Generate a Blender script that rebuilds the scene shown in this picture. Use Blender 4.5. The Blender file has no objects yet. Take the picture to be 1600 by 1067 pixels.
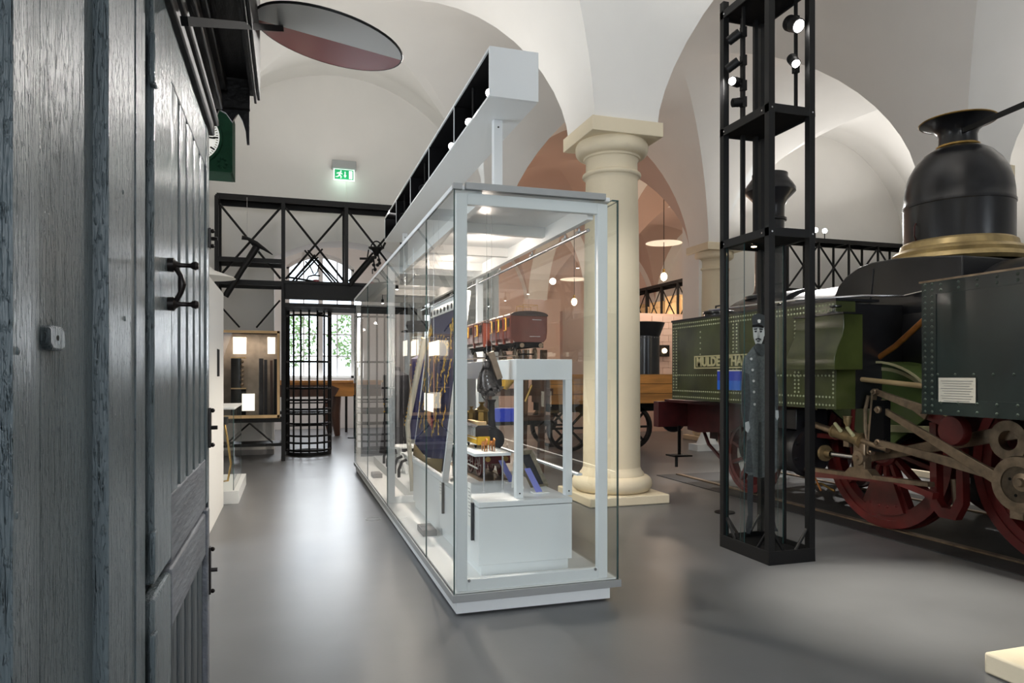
import bpy, math, random
from mathutils import Vector, Matrix
random.seed(7)
S = bpy.context.scene
COL = S.collection
PI = math.pi
# ------------------------------------------------------------------ camera, world, exposure
F_PX, HZ, YAW, EYE = 1105.0, 585.0, math.radians(17.5), 1.4
cam = bpy.data.cameras.new('camera'); camo = bpy.data.objects.new('camera', cam); COL.objects.link(camo)
camo.location = (0, 0, EYE); camo.rotation_euler = (PI / 2, 0, -YAW)
cam.sensor_width = 36; cam.lens = F_PX / 1600 * 36; cam.shift_y = (HZ - 533.5) / 1600
cam.clip_start = 0.05; cam.clip_end = 200
S.camera = camo
S.view_settings.view_transform = 'Standard'; S.view_settings.look = 'None'
S.view_settings.gamma = 1; S.view_settings.use_curve_mapping = False
S.view_settings.exposure = 0.1
S.cycles.use_denoising = True
S.cycles.max_bounces = 8; S.cycles.diffuse_bounces = 5; S.cycles.glossy_bounces = 4
S.cycles.transparent_max_bounces = 24; S.cycles.sample_clamp_indirect = 4
S.cycles.caustics_reflective = False; S.cycles.caustics_refractive = False
W = bpy.data.worlds.new('world'); S.world = W; W.use_nodes = True
W.node_tree.nodes['Background'].inputs[0].default_value = (0.80, 0.90, 1.0, 1)
W.node_tree.nodes['Background'].inputs[1].default_value = 2.6


def light(kind, name, loc, power, color=(1, 1, 1), size=None, to=None, spot=None, blend=0.6, size_y=None):
    l = bpy.data.lights.new(name, kind); l.energy = power; l.color = color
    if kind == 'AREA':
        l.size = size or 1
        if size_y: l.shape = 'RECTANGLE'; l.size_y = size_y
    else:
        l.shadow_soft_size = size or 0.1
    if spot: l.spot_size = math.radians(spot); l.spot_blend = blend
    o = bpy.data.objects.new(name, l); COL.objects.link(o); o.location = loc
    if to is not None:
        o.rotation_euler = (Vector(to) - Vector(loc)).to_track_quat('-Z', 'Y').to_euler()
    return o


DAY = (0.90, 0.95, 1.0); WARM = (1.0, 0.78, 0.6); NEUT = (1.0, 0.965, 0.92)
# daylight through tall windows; those left and behind the camera unseen, placed for light
light('AREA', 'window_daylight', (-1.55, 5.3, 2.2), 42, DAY, 1.7, (2.5, 5.6, 0.8), size_y=2.6)
light('AREA', 'window_daylight', (-0.55, -3.6, 2.6), 250, DAY, 1.9, (1.2, 3, 1.4), size_y=2.6)
light('AREA', 'window_daylight', (7.3, -3.6, 2.9), 36, DAY, 2.0, (6.0, 2, 1.6), size_y=2.2)
light('AREA', 'window_daylight', (0.8, 18.6, 2.9), 130, DAY, 1.5, (0.8, 12, 0.3), size_y=2.8)
# unseen fills added to brighten the vaults, mostly above beam, tower and gantries
light('AREA', 'vault_fill', (1.3, 4.6, 3.45), 20, NEUT, 0.9, (1.0, 4.4, 7))
light('AREA', 'vault_fill', (1.3, 8.2, 3.45), 42, NEUT, 0.9, (0.9, 9.2, 7))
light('AREA', 'vault_fill', (3.55, 4.2, 4.5), 40, NEUT, 0.9, (4.6, 3.6, 7))
light('AREA', 'vault_fill', (9.9, 12.2, 4.35), 36, NEUT, 0.7, (8.6, 10.0, 7))
light('AREA', 'vault_fill', (12.2, 11.6, 4.35), 36, NEUT, 0.7, (11.5, 10.0, 7))
light('AREA', 'vault_fill', (10.8, 5.0, 4.4), 44, NEUT, 0.9, (10.8, 5.2, 7))
light('AREA', 'vault_fill', (0.5, 11.8, 4.35), 12, NEUT, 0.6, (0.6, 10.5, 7))
# spots
light('SPOT', 'tower_spot', (3.72, 4.28, 4.0), 1250, (1.0, 0.95, 0.83), 0.05, (3.72, 3.3, 0), 36, 0.95)
light('SPOT', 'tower_spot', (3.82, 4.30, 3.8), 60, NEUT, 0.05, (5.4, 4.0, 2.2), 60, 0.9)
light('SPOT', 'tower_spot', (3.3, 4.9, 3.8), 90, NEUT, 0.05, (3.5, 7.3, 1.2), 60, 0.9)
light('SPOT', 'tower_spot', (3.82, 4.7, 4.2), 70, NEUT, 0.05, (5.2, 6.9, 1.5), 60, 0.9)
light('SPOT', 'gantry_and_fill_spot', (9.9, 11.9, 4.35), 240, NEUT, 0.06, (6.4, 7.6, 0.6), 70, 0.9)
light('SPOT', 'gantry_and_fill_spot', (7.6, 9.5, 4.6), 1000, NEUT, 0.06, (7.2, 6.2, 0.0), 80, 0.7)  # unseen spot, no gantry here; lights the floor beyond the locomotive
light('SPOT', 'gantry_and_fill_spot', (10.4, 8.6, 3.2), 700, NEUT, 0.06, (6.5, 6.2, 0.0), 46, 0.7)  # unseen fill added to brighten the floor under the locomotive
light('SPOT', 'cabin_spot', (1.1, 4.5, 3.1), 120, NEUT, 0.04, (-0.3, 1.9, 1.7), 70, 0.9)

# ------------------------------------------------------------------ pixel -> world (true depth on a known plane)
FW = Vector((math.sin(YAW), math.cos(YAW), 0)); RT = Vector((math.cos(YAW), -math.sin(YAW), 0)); UP = Vector((0, 0, 1))


def at(px, py, X=None, Y=None, Z=None):
    r = FW + RT * ((px - 800) / F_PX) + UP * ((HZ - py) / F_PX)
    if X is not None: k = X / r.x
    elif Y is not None: k = Y / r.y
    else: k = (Z - EYE) / r.z
    return Vector((0, 0, EYE)) + r * k


# ------------------------------------------------------------------ materials
def srgb(c):
    return tuple(((x / 255) / 12.92 if x / 255 <= 0.04045 else ((x / 255 + 0.055) / 1.055) ** 2.4) for x in c)


MATS = {}


def mat(name, c, rough=0.5, metal=0.0, var=0.0, scale=8.0, bump=0.0, bscale=40.0, stretch=(1, 1, 1), coat=0.0, emit=None, es=1.0, c2=None, detail=4, spec=None):
    m = bpy.data.materials.new(name); m.use_nodes = True; nt = m.node_tree; N = nt.nodes; L = nt.links
    b = N['Principled BSDF']; c = srgb(c)
    b.inputs['Base Color'].default_value = (*c, 1); b.inputs['Roughness'].default_value = rough; b.inputs['Metallic'].default_value = metal
    if spec is not None: b.inputs['Specular IOR Level'].default_value = spec
    if coat: b.inputs['Coat Weight'].default_value = coat; b.inputs['Coat Roughness'].default_value = 0.15
    if emit: b.inputs['Emission Color'].default_value = (*emit, 1); b.inputs['Emission Strength'].default_value = es
    if var or bump:
        tc = N.new('ShaderNodeTexCoord'); mp = N.new('ShaderNodeMapping'); mp.inputs['Scale'].default_value = stretch
        L.new(tc.outputs['Object'], mp.inputs['Vector'])
    if var:
        n = N.new('ShaderNodeTexNoise'); n.inputs['Scale'].default_value = scale; n.inputs['Detail'].default_value = detail
        L.new(mp.outputs[0], n.inputs['Vector'])
        r = N.new('ShaderNodeValToRGB'); r.color_ramp.elements[0].position = 0.3; r.color_ramp.elements[1].position = 0.72
        lo = tuple(x * (1 - var) for x in c); hi = srgb(c2) if c2 else tuple(min(1, x * (1 + var)) for x in c)
        r.color_ramp.elements[0].color = (*lo, 1); r.color_ramp.elements[1].color = (*hi, 1)
        L.new(n.outputs['Fac'], r.inputs[0]); L.new(r.outputs[0], b.inputs['Base Color'])
    if bump:
        n2 = N.new('ShaderNodeTexNoise'); n2.inputs['Scale'].default_value = bscale; n2.inputs['Detail'].default_value = 5
        L.new(mp.outputs[0], n2.inputs['Vector'])
        bp = N.new('ShaderNodeBump'); bp.inputs['Strength'].default_value = bump; bp.inputs['Distance'].default_value = 0.01
        L.new(n2.outputs['Fac'], bp.inputs['Height']); L.new(bp.outputs[0], b.inputs['Normal'])
    MATS[name] = m
    return m


def glass_mat(name, tint=(0.985, 0.995, 0.99), k=1.0):
    m = bpy.data.materials.new(name); m.use_nodes = True; nt = m.node_tree; N = nt.nodes; L = nt.links
    N.remove(N['Principled BSDF']); out = N['Material Output']
    t = N.new('ShaderNodeBsdfTransparent'); t.inputs[0].default_value = (*tint, 1)
    g = N.new('ShaderNodeBsdfGlossy'); g.inputs['Roughness'].default_value = 0.0
    fr = N.new('ShaderNodeFresnel'); fr.inputs['IOR'].default_value = 1.52
    ge = N.new('ShaderNodeNewGeometry'); inv = N.new('ShaderNodeMath'); inv.operation = 'SUBTRACT'; inv.inputs[0].default_value = k
    L.new(ge.outputs['Backfacing'], inv.inputs[1])
    mx = N.new('ShaderNodeMath'); mx.operation = 'MULTIPLY'; mx.use_clamp = True
    L.new(fr.outputs[0], mx.inputs[0]); L.new(inv.outputs[0], mx.inputs[1])
    ms = N.new('ShaderNodeMixShader'); L.new(mx.outputs[0], ms.inputs[0]); L.new(t.outputs[0], ms.inputs[1]); L.new(g.outputs[0], ms.inputs[2])
    L.new(ms.outputs[0], out.inputs[0])
    return m


def paint(name, c, rough, k=1.0, axis='Z'):
    m = mat(name, c, rough, var=0.07, scale=5); nt = m.node_tree; N = nt.nodes; L = nt.links; b = N['Principled BSDF']
    tc = N.new('ShaderNodeTexCoord'); prev = None
    for sc, st, lo, hi, dist in ((260, 0.06, 0.2, 0.8, 0.0012 * k), (90, 0.06, 0.60, 0.66, -0.0022 * k), (170, 0.3, 0.55, 0.7, 0.0012 * k), (30, 0.12, 0.2, 0.8, 0.0012 * k)):
        mp = N.new('ShaderNodeMapping'); mp.inputs['Scale'].default_value = (1, 1, st); L.new(tc.outputs['Object'], mp.inputs['Vector'])
        n = N.new('ShaderNodeTexNoise'); n.inputs['Scale'].default_value = sc; n.inputs['Detail'].default_value = 3; L.new(mp.outputs[0], n.inputs['Vector'])
        mr = N.new('ShaderNodeMapRange'); mr.inputs['From Min'].default_value = lo; mr.inputs['From Max'].default_value = hi; L.new(n.outputs['Fac'], mr.inputs['Value'])
        bp = N.new('ShaderNodeBump'); bp.inputs['Strength'].default_value = 1.0; bp.inputs['Distance'].default_value = abs(dist) * 2.2; bp.invert = dist < 0
        L.new(mr.outputs[0], bp.inputs['Height'])
        if prev: L.new(prev.outputs[0], bp.inputs['Normal'])
        prev = bp
    L.new(prev.outputs[0], b.inputs['Normal']); return m


PLASTER = mat('plaster', (236, 234, 230), 0.9, bump=0.12, bscale=6, var=0.025, scale=1.2)
PLASTER_LAMP = mat('lamp_tinted_plaster', (198, 174, 162), 0.9, bump=0.1, bscale=6)  # warm lamp light of the far bays put into the ceiling colour
PLASTER_PINK = mat('warm_plaster', (216, 190, 178), 0.9, bump=0.1, bscale=6)
FLOOR = mat('linoleum', (99, 100, 102), 0.34, var=0.07, scale=2.2, bump=0.02, bscale=60, spec=0.42)
CREAM = mat('cream_stone_paint', (228, 215, 188), 0.75, bump=0.2, bscale=25, var=0.03, scale=3)
LACQ = mat('white_lacquer', (232, 235, 236), 0.35)
LACQ_IN = mat('white_board', (238, 238, 236), 0.6)
ALU = mat('grey_aluminium', (168, 170, 170), 0.4, 0.3)
BLACK = mat('black_steel', (16, 16, 17), 0.5, 0.0, spec=0.3)
BLACK_M = mat('matt_black', (12, 12, 14), 0.8, spec=0.15)
SCREW = mat('bright_screw', (210, 210, 212), 0.25, 1.0)
GLASS = glass_mat('clear_glass'); EDGE = mat('glass_edge', (48, 80, 80), 0.15, coat=0.6)
GLASS_W = glass_mat('window_glass', (0.98, 0.99, 1.0))
PAINT = paint('grey_weathered_paint', (102, 113, 118), 0.34)
PAINT_L = paint('grey_gloss_paint', (106, 117, 121), 0.26, 0.8)
PAINT_W = mat('worn_grey_wood', (116, 120, 128), 0.5, var=0.28, scale=14, bump=0.8, bscale=55, stretch=(1, 0.15, 1))
PAINT_D = mat('deep_grey_paint', (62, 71, 78), 0.4, var=0.1, scale=6, bump=0.5, bscale=50, stretch=(1, 1, 0.2))
BROWNB = mat('black_brown_wood', (28, 25, 25), 0.5, spec=0.3, var=0.4, scale=10, bump=0.5, bscale=40, stretch=(1, 0.2, 1))
IRON = mat('dark_iron', (38, 33, 32), 0.35, 0.5, var=0.2, scale=30)
IRON2 = mat('cast_iron_grey', (92, 86, 84), 0.4, 0.5, var=0.5, scale=60)
LBLACK = mat('locomotive_black', (30, 31, 35), 0.3, 0.15, var=0.25, scale=4, bump=0.04, bscale=14, coat=0.3)
LBLACK2 = mat('locomotive_matt_black', (34, 34, 37), 0.36, 0.1, var=0.2, scale=6)
TGREEN = mat('olive_green_enamel', (56, 63, 31), 0.3, var=0.35, scale=2.6, coat=0.4, bump=0.03, bscale=20, c2=(76, 85, 43))
TGREEN_D = mat('dark_green_enamel', (24, 34, 29), 0.36, var=0.3, scale=2.2, coat=0.35, c2=(32, 46, 43))
LGREEN = mat('light_green_enamel', (96, 116, 62), 0.35, coat=0.3)
CREAMP = mat('cream_lining', (206, 200, 156), 0.45)
RED = mat('oxide_red_enamel', (98, 28, 26), 0.38, var=0.3, scale=7, coat=0.25)
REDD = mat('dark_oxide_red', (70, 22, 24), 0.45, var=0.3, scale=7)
STEELW = mat('oiled_steel', (142, 124, 104), 0.4, 0.75, var=0.3, scale=14, bump=0.05, bscale=30)
BRASS = mat('aged_brass', (176, 144, 84), 0.32, 0.9, var=0.25, scale=12)
BRASS_D = mat('dull_bronze', (142, 122, 88), 0.45, 0.6, var=0.35, scale=9)
BRASS_R = mat('dull_brass_ring', (176, 154, 108), 0.42, 0.55, var=0.3, scale=7)
COPPER = mat('copper_pipe', (196, 128, 70), 0.35, 0.7, var=0.2, scale=15)
RIVET = mat('rivet_paint', (176, 182, 150), 0.3, 0.3)
RIVET_D = mat('dark_rivet_paint', (66, 78, 70), 0.3, 0.2)
WOOD = mat('orange_brown_timber', (206, 142, 70), 0.55, var=0.4, scale=6, stretch=(0.2, 1, 1.4), bump=0.2, bscale=20)
WOODP = mat('pale_crate_wood', (218, 184, 136), 0.6, var=0.15, scale=5, stretch=(1, 1, 0.3))
WOODD = mat('dark_brown_wood', (74, 46, 30), 0.5, var=0.35, scale=9, stretch=(1, 1, 0.3))
COACH = mat('coach_maroon', (98, 48, 36), 0.3, var=0.15, scale=12, coat=0.4)
COACH_R = mat('coach_roof', (58, 46, 42), 0.5)
YEL = mat('tram_yellow', (224, 176, 34), 0.4); NAVY = mat('navy_silk', (24, 26, 70), 0.55, var=0.25, scale=18, stretch=(1, 1, 0.3), bump=0.3, bscale=40)
GOLD = mat('gold_thread', (222, 176, 66), 0.5, 0.1, var=0.3, scale=60)
PAPER = mat('white_paper', (244, 242, 236), 0.7)
LITPAPER = mat('backlit_label', (255, 246, 228), 0.6, emit=(1.0, 0.9, 0.76), es=1.1)
BLUE = mat('bright_blue_print', (28, 110, 228), 0.4); BLUE2 = mat('deep_blue_print', (20, 62, 206), 0.4); BLUEP = mat('violet_blue_card', (136, 142, 218), 0.5)
GREYB = mat('grey_label_block', (150, 147, 146), 0.6); GREYD = mat('dark_grey_cloth', (54, 54, 58), 0.8, var=0.2, scale=30)
FELT = mat('display_back_grey', (142, 130, 118), 0.85, var=0.2, scale=8)
SIGN_G = mat('exit_sign_green', (20, 150, 90), 0.4, emit=srgb((40, 175, 110)), es=0.6)
SIGN_W = mat('exit_sign_white', (250, 255, 250), 0.4, emit=(0.9, 1, 0.93), es=1.0)
LAMP = mat('lamp_face', (255, 255, 255), 0.3, emit=(1, 0.97, 0.92), es=30)
BULB = mat('warm_bulb', (255, 220, 170), 0.3, emit=(1, 0.72, 0.42), es=14)
LED = mat('led_strip', (255, 250, 240), 0.3, emit=(1, 0.93, 0.84), es=3.5)
CLOCKG = mat('clock_green', (16, 56, 36), 0.75, var=0.2, scale=25, spec=0.2)
DIAL = mat('clock_dial', (250, 246, 232), 0.4, emit=(1, 0.97, 0.9), es=0.35)
DISCW = mat('signal_white', (238, 236, 232), 0.4); DISCR = mat('signal_red', (150, 36, 44), 0.3, coat=0.4)
LEAF = mat('sunlit_leaf', (150, 182, 118), 0.7, var=0.3, scale=3); BARK = mat('bark', (110, 92, 74), 0.9)
PAVE = mat('pale_paving', (190, 188, 182), 0.9)
P1 = mat('print_coat_grey', (96, 102, 104), 0.5, var=0.3, scale=60); P2 = mat('print_dark_grey', (44, 48, 52), 0.5, var=0.2, scale=40)
P3 = mat('print_skin_grey', (186, 190, 192), 0.5, var=0.06, scale=20); P4 = mat('print_light_grey', (206, 208, 208), 0.4)
P5 = mat('print_mid_grey', (66, 71, 74), 0.5, var=0.3, scale=50)
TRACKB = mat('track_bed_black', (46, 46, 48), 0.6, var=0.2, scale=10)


# ------------------------------------------------------------------ mesh builder
class MB:
    def __init__(s): s.v = []; s.f = []; s.mi = []; s.sm = []

    def add(s, vs, fs, mi=0, smooth=False):
        o = len(s.v); s.v += [tuple(v) for v in vs]
        for f in fs: s.f.append(tuple(o + i for i in f)); s.mi.append(mi); s.sm.append(smooth)
        return s

    def box(s, x0, x1, y0, y1, z0, z1, mi=0):
        vs = [(x0, y0, z0), (x1, y0, z0), (x1, y1, z0), (x0, y1, z0), (x0, y0, z1), (x1, y0, z1), (x1, y1, z1), (x0, y1, z1)]
        return s.add(vs, [(0, 3, 2, 1), (4, 5, 6, 7), (0, 1, 5, 4), (1, 2, 6, 5), (2, 3, 7, 6), (3, 0, 4, 7)], mi)

    def beam(s, p, q, w, h=None, up=(0, 0, 1), mi=0):
        p = Vector(p); q = Vector(q); h = h or w; d = (q - p).normalized(); u = Vector(up)
        if abs(d.dot(u)) > 0.99: u = Vector((0, 1, 0))
        a = d.cross(u).normalized(); b = a.cross(d).normalized(); a *= w / 2; b *= h / 2
        vs = [p - a - b, p + a - b, p + a + b, p - a + b, q - a - b, q + a - b, q + a + b, q - a + b]
        return s.add(vs, [(0, 3, 2, 1), (4, 5, 6, 7), (0, 1, 5, 4), (1, 2, 6, 5), (2, 3, 7, 6), (3, 0, 4, 7)], mi)

    def rod(s, p, q, r0, r1=None, n=12, caps=True, mi=0):
        p = Vector(p); q = Vector(q); r1 = r0 if r1 is None else r1; d = (q - p).normalized()
        u = Vector((0, 0, 1)) if abs(d.z) < 0.9 else Vector((1, 0, 0)); a = d.cross(u).normalized(); b = d.cross(a)
        vs = []
        for c, r in ((p, r0), (q, r1)):
            for i in range(n):
                t = 2 * PI * i / n; vs.append(c + a * math.cos(t) * r + b * math.sin(t) * r)
        s.add(vs, [(i, (i + 1) % n, n + (i + 1) % n, n + i) for i in range(n)], mi, True)
        if caps: s.add(vs[:n], [tuple(reversed(range(n)))], mi); s.add(vs[n:], [tuple(range(n))], mi)
        return s

    def tube(s, pts, r, n=8, mi=0):
        pts = [Vector(p) for p in pts]; vs = []; prev = None
        for i, p in enumerate(pts):
            d = (pts[min(i + 1, len(pts) - 1)] - pts[max(i - 1, 0)]).normalized()
            if prev is None:
                u = Vector((0, 0, 1)) if abs(d.z) < 0.9 else Vector((1, 0, 0)); a = d.cross(u).normalized()
            else:
                a = (prev - d * prev.dot(d)).normalized()
            prev = a; b = d.cross(a); rr = r[i] if isinstance(r, (list, tuple)) else r
            for k in range(n):
                t = 2 * PI * k / n; vs.append(p + a * math.cos(t) * rr + b * math.sin(t) * rr)
        m = len(pts)
        s.add(vs, [(i * n + k, i * n + (k + 1) % n, (i + 1) * n + (k + 1) % n, (i + 1) * n + k) for i in range(m - 1) for k in range(n)], mi, True)
        s.add(vs[:n], [tuple(reversed(range(n)))], mi); s.add(vs[-n:], [tuple(range(n))], mi)
        return s

    def lathe(s, prof, c=(0, 0, 0), axis='Z', n=32, mi=0, smooth=True, a0=0.0, a1=2 * PI):
        vs = []; c = Vector(c); full = abs(a1 - a0 - 2 * PI) < 1e-6; m = n if full else n + 1
        for r, h in prof:
            for i in range(m):
                t = a0 + (a1 - a0) * i / n; x = math.cos(t) * r; y = math.sin(t) * r
                vs.append(c + (Vector((x, y, h)) if axis == 'Z' else Vector((x, h, y)) if axis == 'Y' else Vector((h, x, y))))
        fs = []
        for j in range(len(prof) - 1):
            for i in range(n):
                k = (i + 1) % m if full else i + 1
                fs.append((j * m + i, j * m + k, (j + 1) * m + k, (j + 1) * m + i))
        return s.add(vs, fs, mi, smooth)

    def prism(s, poly, lo, hi, axis='X', mi=0, smooth=False):
        # poly in the plane perpendicular to axis: X -> (y,z), Y -> (x,z), Z -> (x,y)
        def P(a, b, h): return (h, a, b) if axis == 'X' else (a, h, b) if axis == 'Y' else (a, b, h)
        n = len(poly); vs = [P(a, b, lo) for a, b in poly] + [P(a, b, hi) for a, b in poly]
        s.add(vs, [tuple(reversed(range(n))), tuple(range(n, 2 * n))], mi)
        return s.add(vs, [(i, (i + 1) % n, n + (i + 1) % n, n + i) for i in range(n)], mi, smooth)

    def arc_prism(s, cy, cz, r0, r1, a0, a1, lo, hi, n=24, axis='X', mi=0):
        for i in range(n):
            t0 = a0 + (a1 - a0) * i / n; t1 = a0 + (a1 - a0) * (i + 1) / n
            s.prism([(cy + r0 * math.cos(t0), cz + r0 * math.sin(t0)), (cy + r1 * math.cos(t0), cz + r1 * math.sin(t0)),
                     (cy + r1 * math.cos(t1), cz + r1 * math.sin(t1)), (cy + r0 * math.cos(t1), cz + r0 * math.sin(t1))], lo, hi, axis, mi)
        return s

    def ball(s, c, r, n=12, m=8, sc=(1, 1, 1), mi=0):
        c = Vector(c); vs = [c + Vector((0, 0, -r * sc[2]))]
        for j in range(1, m):
            a = -PI / 2 + PI * j / m
            for i in range(n):
                t = 2 * PI * i / n; vs.append(c + Vector((math.cos(a) * math.cos(t) * r * sc[0], math.cos(a) * math.sin(t) * r * sc[1], math.sin(a) * r * sc[2])))
        vs.append(c + Vector((0, 0, r * sc[2]))); fs = []
        for i in range(n): fs.append((0, 1 + (i + 1) % n, 1 + i))
        for j in range(m - 2):
            for i in range(n):
                a = 1 + j * n; fs.append((a + i, a + (i + 1) % n, a + n + (i + 1) % n, a + n + i))
        e = len(vs) - 1; a = 1 + (m - 2) * n
        for i in range(n): fs.append((e, a + i, a + (i + 1) % n))
        return s.add(vs, fs, mi, True)

    def rivet(s, c, nrm, r):
        c = Vector(c); n = Vector(nrm); u = Vector((0, 0, 1)) if abs(n.z) < 0.9 else Vector((1, 0, 0)); a = n.cross(u).normalized(); b = n.cross(a)
        vs = [c + (a * math.cos(i * PI / 3) + b * math.sin(i * PI / 3)) * r for i in range(6)]
        vs += [c + (a * math.cos(i * PI / 3) + b * math.sin(i * PI / 3)) * r * 0.6 + n * r * 0.6 for i in range(6)] + [c + n * r * 0.8]
        fs = [(i, 6 + i, 6 + (i + 1) % 6, (i + 1) % 6) for i in range(6)] + [(6 + i, 12, 6 + (i + 1) % 6) for i in range(6)]
        return s.add(vs, fs, 0, True)

    def mesh(s, name, mats):
        me = bpy.data.meshes.new(name); me.from_pydata(s.v, [], s.f)
        for m in (mats if isinstance(mats, (list, tuple)) else [mats]): me.materials.append(m)
        me.polygons.foreach_set('material_index', s.mi); me.polygons.foreach_set('use_smooth', s.sm)
        import bmesh
        bm = bmesh.new(); bm.from_mesh(me); bmesh.ops.remove_doubles(bm, verts=bm.verts, dist=1e-6)
        bmesh.ops.recalc_face_normals(bm, faces=bm.faces); bm.to_mesh(me); bm.free()
        for e in me.edges: pass
        try:
            me.set_sharp_from_angle(angle=math.radians(40))
        except Exception:
            pass
        return me


def tag(o, label=None, cat=None, group=None, kind=None):
    if label: o['label'] = label
    if cat: o['category'] = cat
    if group: o['group'] = group
    if kind: o['kind'] = kind
    return o


def obj(name, mb, mats, parent=None, bevel=0.0, label=None, kind=None):
    o = bpy.data.objects.new(name, mb.mesh(name, mats)); COL.objects.link(o)
    if parent is not None:
        o.parent = parent
        if parent.type == 'EMPTY': o.location = -parent.location
    if bevel:
        b = o.modifiers.new('bevel', 'BEVEL'); b.width = bevel; b.segments = 2; b.limit_method = 'ANGLE'
    return tag(o, label, kind=kind)


def thing(name, label, cat, loc, group=None):
    o = bpy.data.objects.new(name, None); COL.objects.link(o); o.location = Vector(loc); o.empty_display_size = 0.1
    return tag(o, label, cat, group)


def single(name, mb, mats, label, cat, group=None, bevel=0.0, kind=None):
    o = obj(name, mb, mats, None, bevel)
    return tag(o, label, cat, group, kind)


def struct(name, mb, mats, parent=None):
    o = obj(name, mb, mats, parent)
    if parent is None: o['kind'] = 'structure'
    return o


def kids(o): return [c for c in bpy.data.objects if c.parent == o]


def dup(root, delta, label, rotz=0.0, scale=None):
    allo = list(bpy.data.objects)
    def rec(o, par):
        c = o.copy(); COL.objects.link(c)
        if par: c.parent = par
        for ch in allo:
            if ch.parent == o: rec(ch, c)
        return c
    r = rec(root, None); r.location = root.location + Vector(delta); r.rotation_euler = (0, 0, rotz)
    if scale: r.scale = (scale,) * 3
    if label: r['label'] = label
    return r


def pane(x0, x1, y0, y1, z0, z1):
    # a glass sheet: large faces glass, narrow faces the green edge
    d = [x1 - x0, y1 - y0, z1 - z0]; k = d.index(min(d)); m = MB(); m.box(x0, x1, y0, y1, z0, z1)
    order = [2, 2, 1, 0, 1, 0]
    m.mi = [0 if order[i] == k else 1 for i in range(6)]
    return m


def text(body, size, mtx, m, parent, name='lettering', extrude=0.002, align='LEFT', offset=0.0, sx=1.0):
    c = bpy.data.curves.new(name, 'FONT'); c.body = body; c.size = size; c.extrude = extrude; c.align_x = align; c.offset = offset
    c.resolution_u = 3; c.materials.append(m)
    o = bpy.data.objects.new(name, c); COL.objects.link(o)
    mtx = mtx @ Matrix.Diagonal((sx, 1, 1, 1))
    if parent is not None:
        o.parent = parent
        off = parent.location if parent.type == 'EMPTY' else Vector((0, 0, 0))
        mtx = Matrix.Translation(-off) @ mtx
        if parent.type != 'EMPTY' and parent.parent is not None: pass
    me = bpy.data.meshes.new_from_object(o.evaluated_get(bpy.context.evaluated_depsgraph_get())); bpy.data.objects.remove(o)
    o = bpy.data.objects.new(name, me); COL.objects.link(o)
    if parent is not None: o.parent = parent
    o.matrix_local = mtx
    return o


def frame_mx(origin, xa, ya):
    xa = Vector(xa).normalized(); ya = Vector(ya).normalized(); za = xa.cross(ya)
    m = Matrix((xa, ya, za)).transposed().to_4x4(); m.translation = Vector(origin); return m


# ------------------------------------------------------------------ the room
GX = [-1.71, 3.47, 8.65, 13.83]; GY = [-3.9, 1.9, 7.27, 13.1, 18.9, 24.7]
SPR, FT = 4.14, 0.375


def prof(s): return 2.4 * max(0.0, 1 - s * s) ** 0.64


def ceiling():
    m = MB(); n = 28
    for i in range(3):
        for j in range(5):
            xc = (GX[i] + GX[i + 1]) / 2; ax = (GX[i + 1] - GX[i]) / 2 - FT
            yc = (GY[j] + GY[j + 1]) / 2; ay = (GY[j + 1] - GY[j]) / 2 - FT
            wallend = (j == 2 and i in (0, 2))
            vs = []
            for b in range(n + 1):
                sy = -math.cos(PI * b / n); y = yc + ay * sy
                w = 0.0
                if wallend and sy > 0: w = min(1, sy * 1.05) ** 3
                for a in range(n + 1):
                    sx = -math.cos(PI * a / n)
                    x = xc + sx * (ax + (FT * 0.97) * w)
                    hx = prof(sx) * (1 - w) + 2.64 * math.sqrt(max(0, 1 - sx * sx)) * w
                    vs.append((x, y, SPR + max(hx, prof(sy))))
            fs = []
            N1 = n + 1
            for b in range(n):
                for a in range(n):
                    p = b * N1 + a
                    if (a < n / 2) == (b < n / 2): fs += [(p, p + 1, p + N1 + 1), (p, p + N1 + 1, p + N1)]
                    else: fs += [(p, p + 1, p + N1), (p + 1, p + N1 + 1, p + N1)]
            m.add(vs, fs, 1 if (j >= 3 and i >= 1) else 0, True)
    for k, gx in enumerate(GX):        # transverse strips between the feet
        for j in range(5):
            yc = (GY[j] + GY[j + 1]) / 2; ay = (GY[j + 1] - GY[j]) / 2 - FT; vs = []
            for b in range(n + 1):
                sy = -math.cos(PI * b / n)
                for x in (gx - FT, gx + FT): vs.append((x, yc + ay * sy, SPR + prof(sy)))
            m.add(vs, [(2 * b, 2 * b + 1, 2 * b + 3, 2 * b + 2) for b in range(n)], 0, True)
    for gy in GY:
        for i in range(3):
            xc = (GX[i] + GX[i + 1]) / 2; ax = (GX[i + 1] - GX[i]) / 2 - FT; vs = []
            for b in range(n + 1):
                sx = -math.cos(PI * b / n)
                we = abs(gy - 13.1) < 0.01 and i in (0, 2)
                for y in (gy - FT, gy + FT): vs.append((xc + (ax + FT * 0.97 * we) * sx, y, SPR + (2.64 * math.sqrt(max(0, 1 - sx * sx)) if we else prof(sx))))
            m.add(vs, [(2 * b, 2 * b + 1, 2 * b + 3, 2 * b + 2) for b in range(n)], 0, True)
    me = bpy.data.meshes.new('ceiling'); me.from_pydata(m.v, [], m.f); me.materials.append(PLASTER); me.materials.append(PLASTER_LAMP); me.polygons.foreach_set('material_index', m.mi)
    me.polygons.foreach_set('use_smooth', [True] * len(m.f)); me.set_sharp_from_angle(angle=math.radians(14))
    o = bpy.data.objects.new('ceiling', me); COL.objects.link(o); o['kind'] = 'structure'


ceiling()
struct('floor', MB().box(-2.2, 14.3, -4.4, 25.2, -0.1, 0), FLOOR)
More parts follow.
